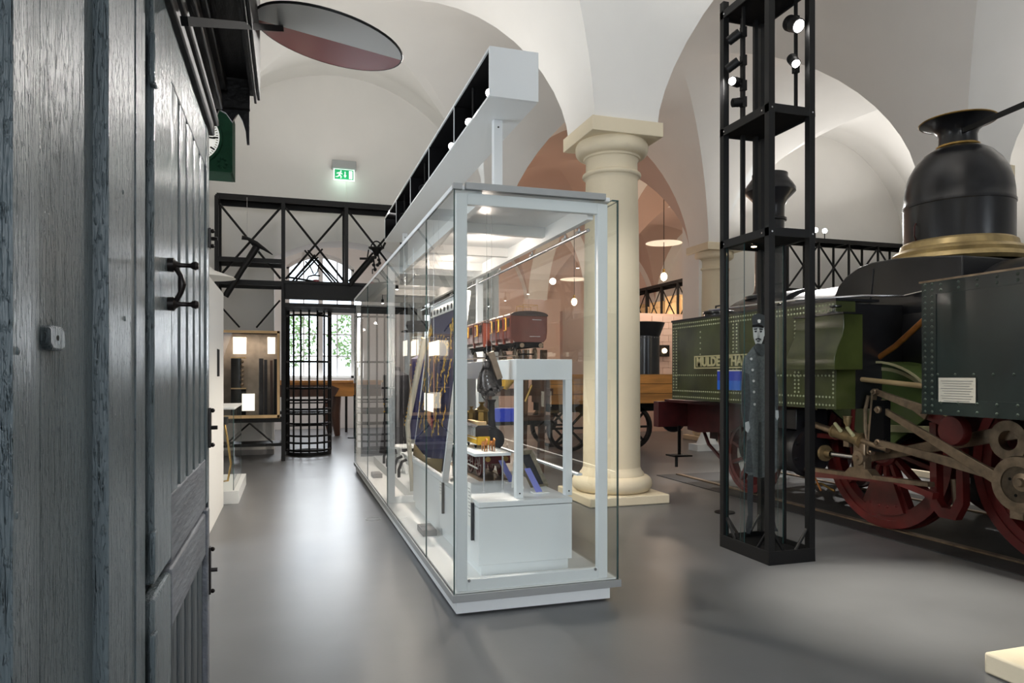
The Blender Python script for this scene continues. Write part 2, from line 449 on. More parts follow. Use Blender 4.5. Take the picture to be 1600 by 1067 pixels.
# left wall with the tall daylight window, wall behind the camera, right wall
m = MB().box(-2.2, -1.71, -4.4, 4.4, 0, 7).box(-2.2, -1.71, 6.2, 25.2, 0, 7).box(-2.2, -1.71, 4.4, 6.2, 0, 0.9).box(-2.2, -1.71, 4.4, 6.2, 3.6, 7)
struct('wall_left', m, PLASTER)
m = MB().box(-2.2, -1.5, -4.4, -3.9, 0, 7).box(0.4, 6.3, -4.4, -3.9, 0, 7).box(8.3, 14.3, -4.4, -3.9, 0, 7)
for a_, b_ in ((-1.5, 0.4), (6.3, 8.3)): m.box(a_, b_, -4.4, -3.9, 0, 1.1).box(a_, b_, -4.4, -3.9, 4.0, 7)

struct('wall_front', m, PLASTER)
struct('wall_right', MB().box(13.83, 14.3, -4.4, 25.2, 0, 7), PLASTER)


def window(idx, x0, x1, y0, y1, z0, z1, axis, nx, nz, arch=0.0):
    """frame, sill, panes; axis 'Y' means the window lies in a plane of constant y"""
    a0, a1 = (x0, x1) if axis == 'Y' else (y0, y1); p0, p1 = (y0, y1) if axis == 'Y' else (x0, x1)
    pc = (p0 + p1) / 2; w = 0.07
    def bx(m, u0, u1, v0, v1, d0, d1): return m.box(u0, u1, d0, d1, v0, v1) if axis == 'Y' else m.box(d0, d1, u0, u1, v0, v1)
    def top(u): return z1 - arch * ((u - (a0 + a1) / 2) / ((a1 - a0) / 2)) ** 2
    fr = MB(); bx(fr, a0, a0 + w, z0, z1 - arch, pc - 0.04, pc + 0.04); bx(fr, a1 - w, a1, z0, z1 - arch, pc - 0.04, pc + 0.04); bx(fr, a0, a1, z0, z0 + w, pc - 0.04, pc + 0.04)
    for k in range(16):
        u0 = a0 + (a1 - a0) * k / 16; u1 = a0 + (a1 - a0) * (k + 1) / 16
        fr.prism([(u0, top(u0) - w), (u1, top(u1) - w), (u1, top(u1)), (u0, top(u0))], pc - 0.04, pc + 0.04, axis)
    mid = (a0 + a1) / 2; bx(fr, mid - 0.06, mid + 0.06, z0, z1 - w, pc - 0.045, pc + 0.045)
    if arch: bx(fr, a0, a1, z1 - 1.55, z1 - 1.4, pc - 0.045, pc + 0.045)
    o = obj('window_%d' % idx, fr, LACQ_IN); o['kind'] = 'structure'
    gb = MB()
    for k in range(1, nx):
        if k * 2 != nx: u = a0 + (a1 - a0) * k / nx; bx(gb, u - 0.015, u + 0.015, z0, top(u) - 0.03, pc - 0.02, pc + 0.02)
    for k in range(1, nz):
        v = z0 + (z1 - arch - z0) * k / nz; bx(gb, a0, a1, v - 0.015, v + 0.015, pc - 0.02, pc + 0.02)
    obj('glazing_bar', gb, LACQ_IN, o)
    for s in (0, 1):
        u0, u1 = (a0 + w, mid - 0.06) if s == 0 else (mid + 0.06, a1 - w)
        g = MB(); bx(g, u0, u1, z0 + w, z1 - arch - w, pc - 0.004, pc + 0.004)
        obj('pane', g, GLASS_W, o)
    s_ = MB(); bx(s_, a0 - 0.05, a1 + 0.05, z0 - 0.05, z0, min(p0, p1), max(p0, p1)); obj('window_sill', s_, LACQ_IN, o)
    return o


# back wall of the left bay: segmental arched opening
m = MB(); OX0, OX1, OZ0, OZ1 = -0.25, 2.15, 3.47, 3.80
m.box(-1.75, OX0, 13.1, 13.75, 0, 7).box(OX1, 3.86, 13.1, 13.75, 0, 7)
for k in range(20):
    u0 = OX0 + (OX1 - OX0) * k / 20; u1 = OX0 + (OX1 - OX0) * (k + 1) / 20
    f = lambda u: OZ1 - (OZ1 - OZ0) * ((u - (OX0 + OX1) / 2) / ((OX1 - OX0) / 2)) ** 2
    m.prism([(u0, f(u0)), (u1, f(u1)), (u1, 7), (u0, 7)], 13.1, 13.75, 'Y')
struct('wall_back', m, PLASTER)
struct('wall_back_right', MB().box(8.28, 13.9, 13.1, 13.75, 0, 7), PLASTER)
# far wall of the small room, with the arched window
m = MB(); m.box(-1.75, -0.06, 18.9, 19.4, 0, 7).box(1.64, 3.3, 18.9, 19.4, 0, 7).box(-0.06, 1.64, 18.9, 19.4, 0, 1.3)
for k in range(16):
    u0 = -0.06 + 1.7 * k / 16; u1 = -0.06 + 1.7 * (k + 1) / 16; f = lambda u: 4.52 - 0.34 * ((u - 0.79) / 0.85) ** 2
    m.prism([(u0, f(u0)), (u1, f(u1)), (u1, 7), (u0, 7)], 18.9, 19.4, 'Y')
struct('wall_far', m, PLASTER)
struct('wall_side', MB().box(3.3, 3.8, 13.75, 19.4, 0, 7), PLASTER_PINK)
struct('wall_end', MB().box(3.3, 14.3, 24.7, 25.2, 0, 7), PLASTER_PINK)
window(1, -0.06, 1.64, 19.1, 19.3, 1.3, 4.52, 'Y', 4, 5, 0.34)
window(2, -2.1, -1.9, 4.4, 6.2, 0.9, 3.6, 'X', 4, 5)  # unseen window, set to light the showcase side and floor
window(3, -1.5, 0.4, -4.3, -4.1, 1.1, 4.0, 'Y', 4, 5); window(4, 6.3, 8.3, -4.3, -4.1, 1.1, 4.0, 'Y', 4, 5)  # unseen windows, positioned for the light they give
struct('baseboard_back', MB().box(2.15, 3.86, 13.07, 13.1, 0, 0.09).box(-1.71, -0.25, 13.07, 13.1, 0, 0.09), GREYB)
# outside the far window
m = MB().box(-30, 30, 19.6, 60, -0.3, -0.05); tag(obj('ground', m, PAVE), kind='structure')
for tx, ty, lab in ((-0.8, 28.6, 'green leafy tree beyond the arched window, left one'), (3.4, 29.5, 'green leafy tree beyond the arched window, right one')):
    t = thing('tree', lab, 'tree', (tx, ty, -0.05))
    obj('trunk', MB().tube([(tx, ty, -0.05), (tx + 0.1, ty, 1.5), (tx, ty, 3.2)], [0.14, 0.11, 0.06]), BARK, t)
    m = MB()
    for k in range(1400):
        a = random.uniform(0, 2 * PI); r = 1.7 * math.sqrt(random.random()); z = 1.7 + 2.4 * random.random(); r *= math.sin(PI * min(1, (z - 1.2) / 3.3)) + 0.2
        c = Vector((tx + r * math.cos(a), ty + r * math.sin(a), z)); u = Vector((random.uniform(-1, 1), random.uniform(-1, 1), random.uniform(-1, 1))).normalized() * 0.09; w = u.orthogonal().normalized() * 0.06
        m.add([c - u, c - w, c + u, c + w], [(0, 1, 2, 3)])
    obj('foliage', m, LEAF, t, kind='stuff')


# ------------------------------------------------------------------ columns
def column(cx, cy, label):
    t = thing('stone_column', label, 'column', (cx, cy, 0), 'tuscan columns carrying the vaults')
    obj('plinth', MB().box(cx - 0.47, cx + 0.47, cy - 0.47, cy + 0.47, 0, 0.1), CREAM, t, 0.012)
    b = [(0.0, 0.1), (0.44, 0.1)] + [(0.38 + 0.07 * math.cos(a), 0.19 + 0.085 * math.sin(a)) for a in [-PI / 2 + PI * k / 8 for k in range(9)]]
    b += [(0.36, 0.28), (0.36, 0.30), (0.335, 0.33), (0.32, 0.37)]
    obj('base', MB().lathe(b, (cx, cy, 0), n=48), CREAM, t)
    s = [(0.32, 0.37), (0.318, 1.2), (0.312, 2.2), (0.302, 3.0), (0.29, 3.56)]
    obj('shaft', MB().lathe(s, (cx, cy, 0), n=48), CREAM, t)
    c = [(0.29, 3.56), (0.29, 3.58), (0.305, 3.6)] + [(0.30 + 0.03 * math.cos(a), 3.625 + 0.028 * math.sin(a)) for a in [-PI / 2 + PI * k / 6 for k in range(7)]]
    c += [(0.29, 3.66), (0.288, 3.78), (0.30, 3.80), (0.315, 3.805), (0.32, 3.825), (0.335, 3.83)]
    c += [(0.335 + 0.07 * math.sin(a), 3.90 - 0.07 * math.cos(a)) for a in [PI / 2 * k / 6 for k in range(7)]]
    c += [(0.405, 3.95), (0.39, 3.985), (0.30, 4.0)]
    obj('capital', MB().lathe(c, (cx, cy, 0), n=48), CREAM, t)
    obj('abacus', MB().box(cx - 0.42, cx + 0.42, cy - 0.42, cy + 0.42, 3.985, 4.14), CREAM, t, 0.006)


column(3.47, 7.27, 'cream stone column with moulded capital right behind the glass showcase')
column(8.65, 13.1, 'distant cream column half hidden behind the black steel tower')
column(8.65, 7.27, 'cream column whose abacus shows behind the locomotive bell dome')
column(3.58, 2.03, 'column of which only the pale plinth corner shows at lower right')

# ------------------------------------------------------------------ the main glass showcase
VX0, VX1, VY0, VY1 = 0.905, 1.95, 3.985, 10.5
t = SC = thing('glass_showcase', 'long white framed glass showcase with railway models standing in the middle', 'showcase', (1.43, 7.2, 0))
obj('plinth', MB().box(VX0 + 0.02, VX1 - 0.05, VY0 + 0.02, VY1, 0.012, 0.085), LACQ, t)
obj('plinth_foot', MB().box(VX0 + 0.07, VX1 - 0.1, VY0 + 0.08, VY1 - 0.05, 0.0, 0.014), BLACK_M, t)
obj('base_slab', MB().box(VX0 - 0.008, VX1 + 0.015, VY0 - 0.01, VY1 + 0.01, 0.085, 0.13), ALU, t, 0.002)
obj('floor_board', MB().box(VX0 + 0.012, VX1 - 0.012, VY0 + 0.012, VY1 - 0.012, 0.13, 0.138), LACQ_IN, t)


def rect_frame(y, w=0.065, d=0.04):
    m = MB(); x0, x1, z0, z1 = VX0 + 0.02, 1.885, 0.14, 2.455
    m.box(x0, x0 + w, y, y + d, z0, z1).box(x1 - w, x1, y, y + d, z0, z1).box(x0 + w, x1 - w, y, y + d, z0, z0 + w).box(x0 + w, x1 - w, y, y + d, z1 - w, z1)
    return m


obj('end_frame', rect_frame(VY0 + 0.02), LACQ, t, 0.004)
obj('middle_frame', rect_frame(6.95), LACQ, t, 0.004)
obj('end_frame', rect_frame(VY1 - 0.09), LACQ, t, 0.004)
for x in (1.0, 1.8):
    o = obj('screw', MB().rod((x, VY0 + 0.02, 0.20), (x, VY0 + 0.012, 0.20), 0.009, n=10), SCREW, t)
for y0, y1 in ((VY0, 4.86), (4.865, 6.9), (6.905, 8.7), (8.705, VY1)):
    obj('side_pane', pane(VX0, VX0 + 0.009, y0 + (0.01 if y0 == VY0 else 0), y1, 0.13, 2.47), [GLASS, EDGE], t)
for y0, y1 in ((VY0 + 0.01, 6.98), (6.985, VY1)):
    obj('side_pane', pane(VX1 - 0.009, VX1, y0, y1, 0.13, 2.47), [GLASS, EDGE], t)
obj('front_pane', pane(VX0, VX1, VY0, VY0 + 0.009, 0.13, 2.47), [GLASS, EDGE], t)
obj('rear_pane', pane(VX0 + 0.01, VX1 - 0.01, VY1 - 0.01, VY1 - 0.001, 0.13, 2.47), [GLASS, EDGE], t)
obj('roof_board', MB().box(VX0 - 0.004, 1.905, VY0 + 0.03, VY1, 2.472, 2.50), LACQ, t, 0.002)
obj('front_cap_rail', MB().box(VX0 + 0.07, 1.86, VY0 - 0.012, VY0 + 0.03, 2.472, 2.512), ALU, t, 0.002)
obj('corner_bracket', MB().box(VX0 - 0.004, VX0 + 0.05, VY0 - 0.004, VY0 + 0.03, 2.47, 2.505), ALU, t)
obj('roof_glass', pane(1.905, VX1, VY0, VY1, 2.471, 2.48), [GLASS, EDGE], t)
for y in (4.85, 5.75, 6.6, 7.9, 8.9, 9.8):
    obj('ceiling_rib', MB().box(1.1, 1.78, y, y + 0.05, 2.40, 2.472), LACQ_IN, t)
obj('side_rib', MB().box(1.78, 1.82, 4.08, VY1 - 0.1, 2.37, 2.472), LACQ_IN, t)
obj('side_rib', MB().box(1.06, 1.10, 4.08, VY1 - 0.1, 2.40, 2.472), LACQ_IN, t)
tr = obj('light_track', MB().rod((1.84, 4.2, 2.33), (1.84, 10.2, 2.33), 0.012), SCREW, t)
for y in (4.35, 4.6, 5.3, 6.2, 7.2, 8.2):
    obj('track_clip', MB().rod((1.84, y, 2.33), (1.84, y, 2.375), 0.008, n=8).box(1.82, 1.86, y - 0.02, y + 0.02, 2.335, 2.35), SCREW, tr)
for i, (x, y) in enumerate(((1.40, 5.9), (1.16, 8.0), (1.2, 8.8), (1.2, 9.6))):
    l = thing('showcase_spotlight', ['small lit spotlight under the showcase ceiling above the wagons', 'small lit spotlight under the showcase ceiling beside the flag', 'small spotlight second from the far end of the showcase', 'small spotlight nearest the far end of the showcase'][i], 'spotlight', (x, y, 2.4), 'miniature spotlights inside the showcase')
    obj('housing', MB().rod((x, y, 2.41), (x, y, 2.36), 0.018, n=12).rod((x, y, 2.472), (x, y, 2.41), 0.006, n=8), BLACK, l)
    obj('lamp_face', MB().rod((x, y, 2.362), (x, y, 2.356), 0.014, n=12), LAMP, l)
for xx, yy in ((1.40, 4.75), (1.35, 5.9), (1.2, 7.4), (1.3, 8.6), (1.2, 9.7)):
    light('SPOT', 'showcase_light', (xx, yy, 2.35), 88, (1, 0.88, 0.76), 0.03, (xx, yy, 0), 150, 0.5)
for yy in (5.3, 6.4, 8.4): light('POINT', 'showcase_light', (1.45, yy, 2.30), 5.5, (1, 0.84, 0.72), 0.03)  # point fills without lamp bodies, added to brighten the showcase ceiling

# overhead light beam on its posts
t = thing('overhead_light_beam', 'long white box beam with open black side above the glass showcase', 'light beam', (1.3, 6.4, 2.5))
BX0, BX1, BY0, BY1, BZ0, BZ1 = 1.14, 1.45, 4.06, 8.9, 3.06, 3.36
m = MB().box(BX0, BX1, BY0, BY0 + 0.02, BZ0, BZ1)
obj('end_panel', m, LACQ, t, 0.002)
obj('bottom_panel', MB().box(BX0, BX1, BY0 + 0.02, BY1, BZ0, BZ0 + 0.015), LACQ, t)
obj('top_panel', MB().box(BX0, BX1, BY0 + 0.02, BY1, BZ1 - 0.015, BZ1), LACQ, t)
obj('back_panel', MB().box(BX1 - 0.015, BX1, BY0 + 0.02, BY1, BZ0 + 0.015, BZ1 - 0.015), BLACK_M, t)
obj('lining', MB().box(BX0 + 0.01, BX1 - 0.015, BY0 + 0.02, BY1, BZ0 + 0.015, BZ0 + 0.018).box(BX0 + 0.01, BX1 - 0.015, BY0 + 0.02, BY1, BZ1 - 0.018, BZ1 - 0.015).box(BX0 + 0.02, BX1 - 0.015, BY0 + 0.02, BY0 + 0.024, BZ0 + .018, BZ1 - .018), BLACK_M, t)
for k in range(1, 6):
    y = BY0 + (BY1 - BY0) * k / 5.0 - 0.012
    dv = obj('divider', MB().box(BX0 + 0.004, BX1 - 0.015, y, y + 0.012, BZ0 + 0.015, BZ1 - 0.015), BLACK_M, t)
    obj('divider_edge', MB().box(BX0, BX0 + 0.004, y, y + 0.012, BZ0 + 0.015, BZ1 - 0.015), LACQ, dv)
for y in (4.42, 8.3):
    obj('post', MB().box(1.27, 1.33, y, y + 0.05, 2.5, BZ0), LACQ, t, 0.003)
    obj('bolt', MB().rod((1.30, y, BZ0 - 0.05), (1.30, y - 0.004, BZ0 - 0.05), 0.006, n=8), BLACK, t)
for i, (y, lab) in enumerate(((4.1, 'bright spotlight at the near end of the white overhead beam'), (4.62, 'second spotlight in the overhead beam, hanging low'), (5.15, 'third spotlight from the near end of the overhead beam'), (6.4, 'unlit black spotlight in the middle of the overhead beam'), (7.6, 'unlit black spotlight towards the far end of the overhead beam'))):
    x = BX0 + 0.02
    l = thing('track_spotlight', lab, 'spotlight', (x, y, 3.2), 'spotlights in the overhead beam')
    d = Vector((-0.4, -0.85, -0.35)).normalized(); c = Vector((x + 0.012, y + 0.05, 3.115))
    obj('arm', MB().rod((x + 0.03, y + 0.03, BZ1 - 0.02), (x + 0.03, y + 0.03, 3.14), 0.008, n=8), BLACK, l)
    obj('housing', MB().rod(c - d * 0.05, c + d * 0.03, 0.028, 0.03, n=16), BLACK, l)
    obj('lamp_face', MB().rod(c + d * 0.0305, c + d * 0.033, 0.025, n=16), LAMP if i < 3 else BLACK_M, l)

# ------------------------------------------------------------------ inside the showcase
for i, (y0, y1, lab) in enumerate(((4.27, 5.48, 'near white cabinet on the floor of the showcase, carrying the engine model'), (5.49, 6.72, 'rear white cabinet in the showcase, below the blue flag'))):
    t = thing('display_cabinet', lab, 'cabinet', (1.44, (y0 + y1) / 2, 0.138), 'white cabinets in the showcase')
    obj('kick_board', MB().box(1.15, 1.735, y0 + 0.02, y1, 0.138, 0.205), LACQ, t)
    obj('body', MB().box(1.13, 1.755, y0, y1, 0.205, 0.562), LACQ, t, 0.002)
    obj('worktop', MB().box(1.128, 1.757, y0 - 0.002, y1, 0.567, 0.60), LACQ, t, 0.002)
for i, (p, lab) in enumerate(((at(666, 830, Z=0.15), 'grey label block lying on the showcase floor near the front'), (at(588, 743, Z=0.15), 'grey label block lying on the showcase floor at the far end'))):
    t = thing('label_block', lab, 'label', (p.x, p.y, 0.138), 'grey label blocks on the showcase floor')
    obj('block', MB().box(p.x - 0.05, p.x + 0.06, p.y - 0.13, p.y + 0.13, 0.138, 0.185), GREYB, t, 0.003)
    obj('text_plate', MB().box(p.x - 0.04, p.x + 0.05, p.y - 0.12, p.y + 0.01, 0.185, 0.188).box(p.x - 0.04, p.x + 0.05, p.y + 0.02, p.y + 0.12, 0.185, 0.188), GREYB, t)
t = thing('bridge_stand', 'white bridge shaped stand carrying the model coaches above the cabinet', 'stand', (1.6, 5.5, 0.6))
m = MB().box(1.40, 1.79, 4.35, 6.7, 1.365, 1.50)
obj('platform', m, LACQ, t, 0.002)
for x in (1.40, 1.742):
    for y in (4.35, 6.6):
        obj('leg', MB().box(x, x + 0.048, y, y + 0.05, 0.60, 1.365), LACQ, t, 0.002)
        if y < 5: obj('screw', MB().rod((x + 0.024, y - 0.001, 0.63), (x + 0.024, y - 0.004, 0.63), 0.005, n=8), BLACK, t)


def wheel_x(mb, c, r, w, spokes=0, n=20):  # wheel with axis along x
    mb.lathe([(r * 0.82, -w / 2), (r, -w / 2), (r, w / 2), (r * 0.82, w / 2), (r * 0.82, -w / 2)], c, 'X', n)
    mb.lathe([(0, -w / 2), (r * 0.22, -w / 2), (r * 0.22, w / 2), (0, w / 2)], c, 'X', 10)
    for k in range(spokes):
        a = 2 * PI * k / spokes; mb.beam((c[0], c[1] + r * 0.15 * math.cos(a), c[2] + r * 0.15 * math.sin(a)), (c[0], c[1] + r * 0.9 * math.cos(a), c[2] + r * 0.9 * math.sin(a)), w * 0.5, r * 0.13, up=(1, 0, 0))
    return mb


def model_coach(y0, L, label, nd=3, roofrail=True):
    xc, wd, z = 1.63, 0.135, 1.50
    t = thing('model_coach', label, 'model wagon', (xc, y0 + L / 2, z), 'model wagons on the bridge stand')
    pr = [(-wd * 0.80, 0.13), (-wd * 0.95, 0.155), (-wd, 0.20), (-wd, 0.325), (wd, 0.325), (wd, 0.20), (wd * 0.95, 0.155), (wd * 0.80, 0.13)]
    obj('body', MB().prism([(xc + a, z + b) for a, b in pr], y0, y0 + L, 'Y'), COACH, t)
    rf = [(wd * 1.03 * math.sin(a), 0.322 + 0.03 * math.cos(a)) for a in [-PI / 2 + PI * k / 10 for k in range(11)]] + [(wd * 1.03, 0.316), (-wd * 1.03, 0.316)]
    obj('roof', MB().prism([(xc + a, z + b) for a, b in rf], y0 - 0.01, y0 + L + 0.01, 'Y', smooth=False), COACH_R, t)
    for k in range(nd):
        yc = y0 + L * (k + 0.5) / nd; w = L / nd
        d = obj('door', MB().box(xc - wd - 0.004, xc - wd, yc - w * 0.40, yc - w * 0.03, z + 0.16, z + 0.32).box(xc - wd - 0.004, xc - wd, yc + w * 0.03, yc + w * 0.42, z + 0.16, z + 0.32), COACH, t)
        obj('window', MB().box(xc - wd - 0.007, xc - wd - 0.004, yc - w * 0.34, yc - w * 0.1, z + 0.24, z + 0.30), BLACK_M, d)
        m = MB(); 
        for zz in (0.215, 0.303): m.box(xc - wd - 0.009, xc - wd - 0.004, yc + w * 0.1, yc + w * 0.36, z + zz, z + zz + 0.006)
        m.box(xc - wd - 0.009, xc - wd - 0.004, yc + w * 0.1, yc + w * 0.13, z + 0.215, z + 0.305)
        obj('window_frame', m, GOLD, d)
        obj('rib', MB().box(xc - wd - 0.006, xc - wd * 0.9, y0 + L * k / nd - 0.004, y0 + L * k / nd + 0.004, z + 0.12, z + 0.33), COACH, t)
    obj('handrail', MB().rod((xc + 0.02, y0 - 0.006, z + 0.29), (xc + 0.09, y0 - 0.006, z + 0.288), 0.002, n=6).rod((xc + 0.0, y0 - 0.006, z + 0.17), (xc + 0.08, y0 - 0.006, z + 0.17), 0.002, n=6), SCREW, t)
    m = MB().box(xc - wd * 0.7, xc + wd * 0.7, y0, y0 + L, z + 0.115, z + 0.13)
    for s in (-1, 1): m.box(xc + s * 0.075 - 0.006, xc + s * 0.075 + 0.006, y0 - 0.005, y0 + L + 0.005, z + 0.095, z + 0.115)
    m.box(xc - wd * 0.75, xc + wd * 0.75, y0 - 0.012, y0, z + 0.09, z + 0.122)
    obj('chassis', m, BLACK_M, t)
    for y in (y0 + L * 0.18, y0 + L * 0.82):
        for s in (-1, 1):
            w = obj('wheel', wheel_x(MB(), (xc + s * 0.075, y, z + 0.047), 0.046, 0.012, 8, 20), STEELW, t)
        obj('axle', MB().rod((xc - 0.075, y, z + 0.047), (xc + 0.075, y, z + 0.047), 0.005, n=8), BLACK_M, t)
        obj('leaf_spring', MB().tube([(xc - 0.094, y - 0.05, z + 0.10), (xc - 0.094, y, z + 0.075), (xc - 0.094, y + 0.05, z + 0.10)], 0.006, 6), BLACK_M, t)
    for s in (-1, 1):
        obj('buffer', MB().rod((xc + s * 0.07, y0 - 0.012, z + 0.105), (xc + s * 0.07, y0 - 0.045, z + 0.105), 0.006, n=8).rod((xc + s * 0.07, y0 - 0.045, z + 0.105), (xc + s * 0.07, y0 - 0.05, z + 0.105), 0.016, n=12), STEELW, t)
    obj('footboard', MB().box(xc - wd * 0.95, xc - wd * 0.75, y0, y0 + L, z + 0.03, z + 0.036), STEELW, t)
    if roofrail:
        m = MB()
        for y in (y0 + 0.05, y0 + 0.2):
            for x in (xc - 0.03, xc + 0.08): m.rod((x, y, z + 0.34), (x, y, z + 0.40), 0.002, n=5)
        m.rod((xc - 0.03, y0 + 0.05, z + 0.4), (xc + 0.08, y0 + 0.05, z + 0.4), 0.002, n=5).rod((xc - 0.03, y0 + 0.2, z + 0.4), (xc + 0.08, y0 + 0.2, z + 0.4), 0.002, n=5)
        m.rod((xc - 0.03, y0 + 0.05, z + 0.4), (xc - 0.03, y0 + 0.2, z + 0.4), 0.002, n=5).rod((xc + 0.08, y0 + 0.05, z + 0.4), (xc + 0.08, y0 + 0.2, z + 0.4), 0.002, n=5)
        obj('roof_rail', m, BRASS, t)


model_coach(4.76, 0.56, 'maroon model railway coach with curved sides, nearest on the bridge stand')
model_coach(5.5, 0.62, 'maroon model railway coach behind the first one on the bridge stand', 2, False)
obj_r = MB()
for s in (-1, 1): obj_r.box(1.63 + s * 0.07 - 0.003, 1.63 + s * 0.07 + 0.003, 4.4, 6.65, 1.499, 1.503)
single('model_rails', obj_r, STEELW, 'thin model rails under the maroon coaches on the bridge stand', 'rails')

# iron plank relief hanging on wires
c = at(766, 575, Y=4.5)
t = thing('hanging_relief', 'dark cast iron bust with slanted wooden plank hanging on two thin wires', 'relief', (c.x, 4.5, at(766, 628, Y=4.5).z))
def q(px, py, dy=0): p = at(px, py, Y=4.5 + dy); return p
obj('wooden_plank', MB().beam(q(766, 550), q(780, 592), 0.04, 0.048, up=(0, 1, 0)), mat('plank_beige', (150, 128, 108), 0.6, var=0.2, scale=30), t, 0.002)
obj('back_plate', MB().prism([(q(a_, 0).x, q(0, b_).z) for a_, b_ in ((760, 549), (767, 549), (784, 590), (785, 606), (779, 611), (774, 620), (768, 616), (760, 625), (753, 616), (746, 613), (748, 592), (756, 566))], 4.505, 4.52, 'Y'), IRON, t)
m = MB(); a = q(760, 569); m.ball(a, 0.03, 14, 10, (0.8, 0.9, 1.15)); m.ball(a + Vector((0.002, -0.022, -0.002)), 0.006, 8, 6); m.ball(a + Vector((0.0, -0.004, 0.016)), 0.024, 12, 8, (1, 1, 0.6))
m.ball(a + Vector((0.002, -0.016, -0.018)), 0.01, 8, 6); obj('head', m, IRON2, t)
m = MB().tube([q(760, 577), q(760, 583), q(761, 595), q(764, 606)], [0.012, 0.036, 0.042, 0.05], 10)
for k in range(5): m.tube([q(752 + k, 582 + k), q(750 - k * 0.4, 592), q(748 + k * 2.4, 606 + (k % 2) * 5), q(747 + k * 3, 612 + (k % 3) * 2)], [0.012, 0.010, 0.011, 0.006], 6)
for k in range(4): m.tube([q(766 + k, 584 + k), q(770 + k, 594), q(772 + k * 2, 602)], [0.011, 0.012, 0.009], 6)
for k in range(40):
    a = random.uniform(0, 2 * PI); rr = math.sqrt(random.random()); m.ball(q(765 + 17 * math.cos(a) * rr, 607 + 11 * math.sin(a) * rr, random.uniform(-0.035, 0.02)), random.uniform(0.007, 0.015), 7, 5, (1, 0.8, random.uniform(0.6, 1.3)))
m.tube([q(752, 612), q(754, 620), q(758, 625), q(762, 622), q(761, 614)], 0.005, 6)
m.prism([(q(776, 0).x, q(0, 606).z), (q(786, 0).x, q(0, 608).z), (q(780, 0).x, q(0, 616).z)], 4.47, 4.5, 'Y')
obj('torso', m, IRON2, t)
obj('coat_buttons', MB().ball(q(761, 588, -0.055), 0.004, 6, 4).ball(q(762, 594, -0.057), 0.004, 6, 4).ball(q(763, 600, -0.058), 0.004, 6, 4), SCREW, t)
for px in (760.5, 768): obj('wire', MB().rod(q(px, 552), (q(px, 552).x, 4.5, 2.472), 0.0012, n=5), SCREW, t)

# flag in its leaning white frame
def fl(y, f, off=0.0): return Vector((1.08 + 0.17 * f - off, y, 0.615 + 1.40 * f))
t = thing('embroidered_flag', 'navy blue silk banner with gold embroidery in a leaning white frame', 'flag', (1.16, 5.7, 0.6))
m = MB(); Y0, Y1 = 5.08, 6.32
for y in (Y0 - 0.03, Y1 + 0.01): m.beam(fl(y, 0), fl(y, 1.0), 0.03, 0.045, up=(1, 0, 0))
m.beam(fl(Y0 - 0.045, 0.985), fl(Y1 + 0.025, 0.985), 0.045, 0.03).beam(fl(Y0 - 0.045, 0.012), fl(Y1 + 0.025, 0.012), 0.045, 0.03)
obj('frame', m, LACQ, t, 0.002)
m = MB(); NU, NV = 40, 24; vs = []
for j in range(NV + 1):
    for i in range(NU + 1):
        f = 0.05 + 0.87 * j / NV; u = i / NU; sag = 0.05 * (1 - (2 * u - 1) ** 2) * (1 - j / NV) ** 2
        vs.append(fl(Y0 + 0.01 + (Y1 - Y0 - 0.02) * u, f + sag * 0.6, 0.012 + 0.012 * math.sin(u * 26 + j * 0.15) * (1 - j / NV)))
m.add(vs, [(j * (NU + 1) + i, j * (NU + 1) + i + 1, (j + 1) * (NU + 1) + i + 1, (j + 1) * (NU + 1) + i) for j in range(NV) for i in range(NU)], 0, True)
sh = obj('banner_cloth', m, NAVY, t); sm = sh.modifiers.new('thick', 'SOLIDIFY'); sm.thickness = 0.003
m = MB().add([fl(Y0 + .01, 0.92, 0.02), fl(Y1 - .01, 0.92, 0.02), fl(Y1 - .01, 0.975, 0.02), fl(Y0 + .01, 0.975, 0.02)], [(0, 1, 2, 3)]); o = obj('header_band', m, PAPER, t); sm = o.modifiers.new('thick', 'SOLIDIFY'); sm.thickness = 0.003
for k in range(9):
    y = Y0 + 0.07 + k * 0.138; obj('hanging_ring', MB().ball(fl(y, 0.945, 0.028), 0.018, 8, 6, (0.3, 1, 1.3)), BLACK, t)
m = MB().add([fl(Y0 + .01, 0.045, 0.03), fl(Y1 - .01, 0.045, 0.03), fl(Y1 - .01, 0.12, 0.03), fl((Y0 + Y1) / 2, 0.075, 0.03), fl(Y0 + .01, 0.12, 0.03)], [(0, 1, 2, 3, 4)]); o = obj('gold_fringe', m, mat('old_gold_fringe', (104, 84, 40), 0.7, var=0.4, scale=50), t); sm = o.modifiers.new('thick', 'SOLIDIFY'); sm.thickness = 0.003
m = MB()
def leaf(y, f, a, L=0.035, w=0.012):
    L *= 1.1; w *= 1.5
    c = fl(y, f, 0.036); u = Vector((0, math.cos(a), math.sin(a))) * L; v = Vector((0, -math.sin(a), math.cos(a))) * w
    m.add([c - u, c - v + Vector((-0.004, 0, 0)), c + u, c + v + Vector((-0.004, 0, 0))], [(0, 1, 2, 3)])
def sprig(y, f, a, n=5, L=0.030):
    for q_ in range(n):
        t_ = q_ * 0.032; yy = y + t_ * math.cos(a); ff = f + t_ * math.sin(a) / 1.4
        leaf(yy, ff, a + (0.9 if q_ % 2 else -0.9), L, L * 0.33)
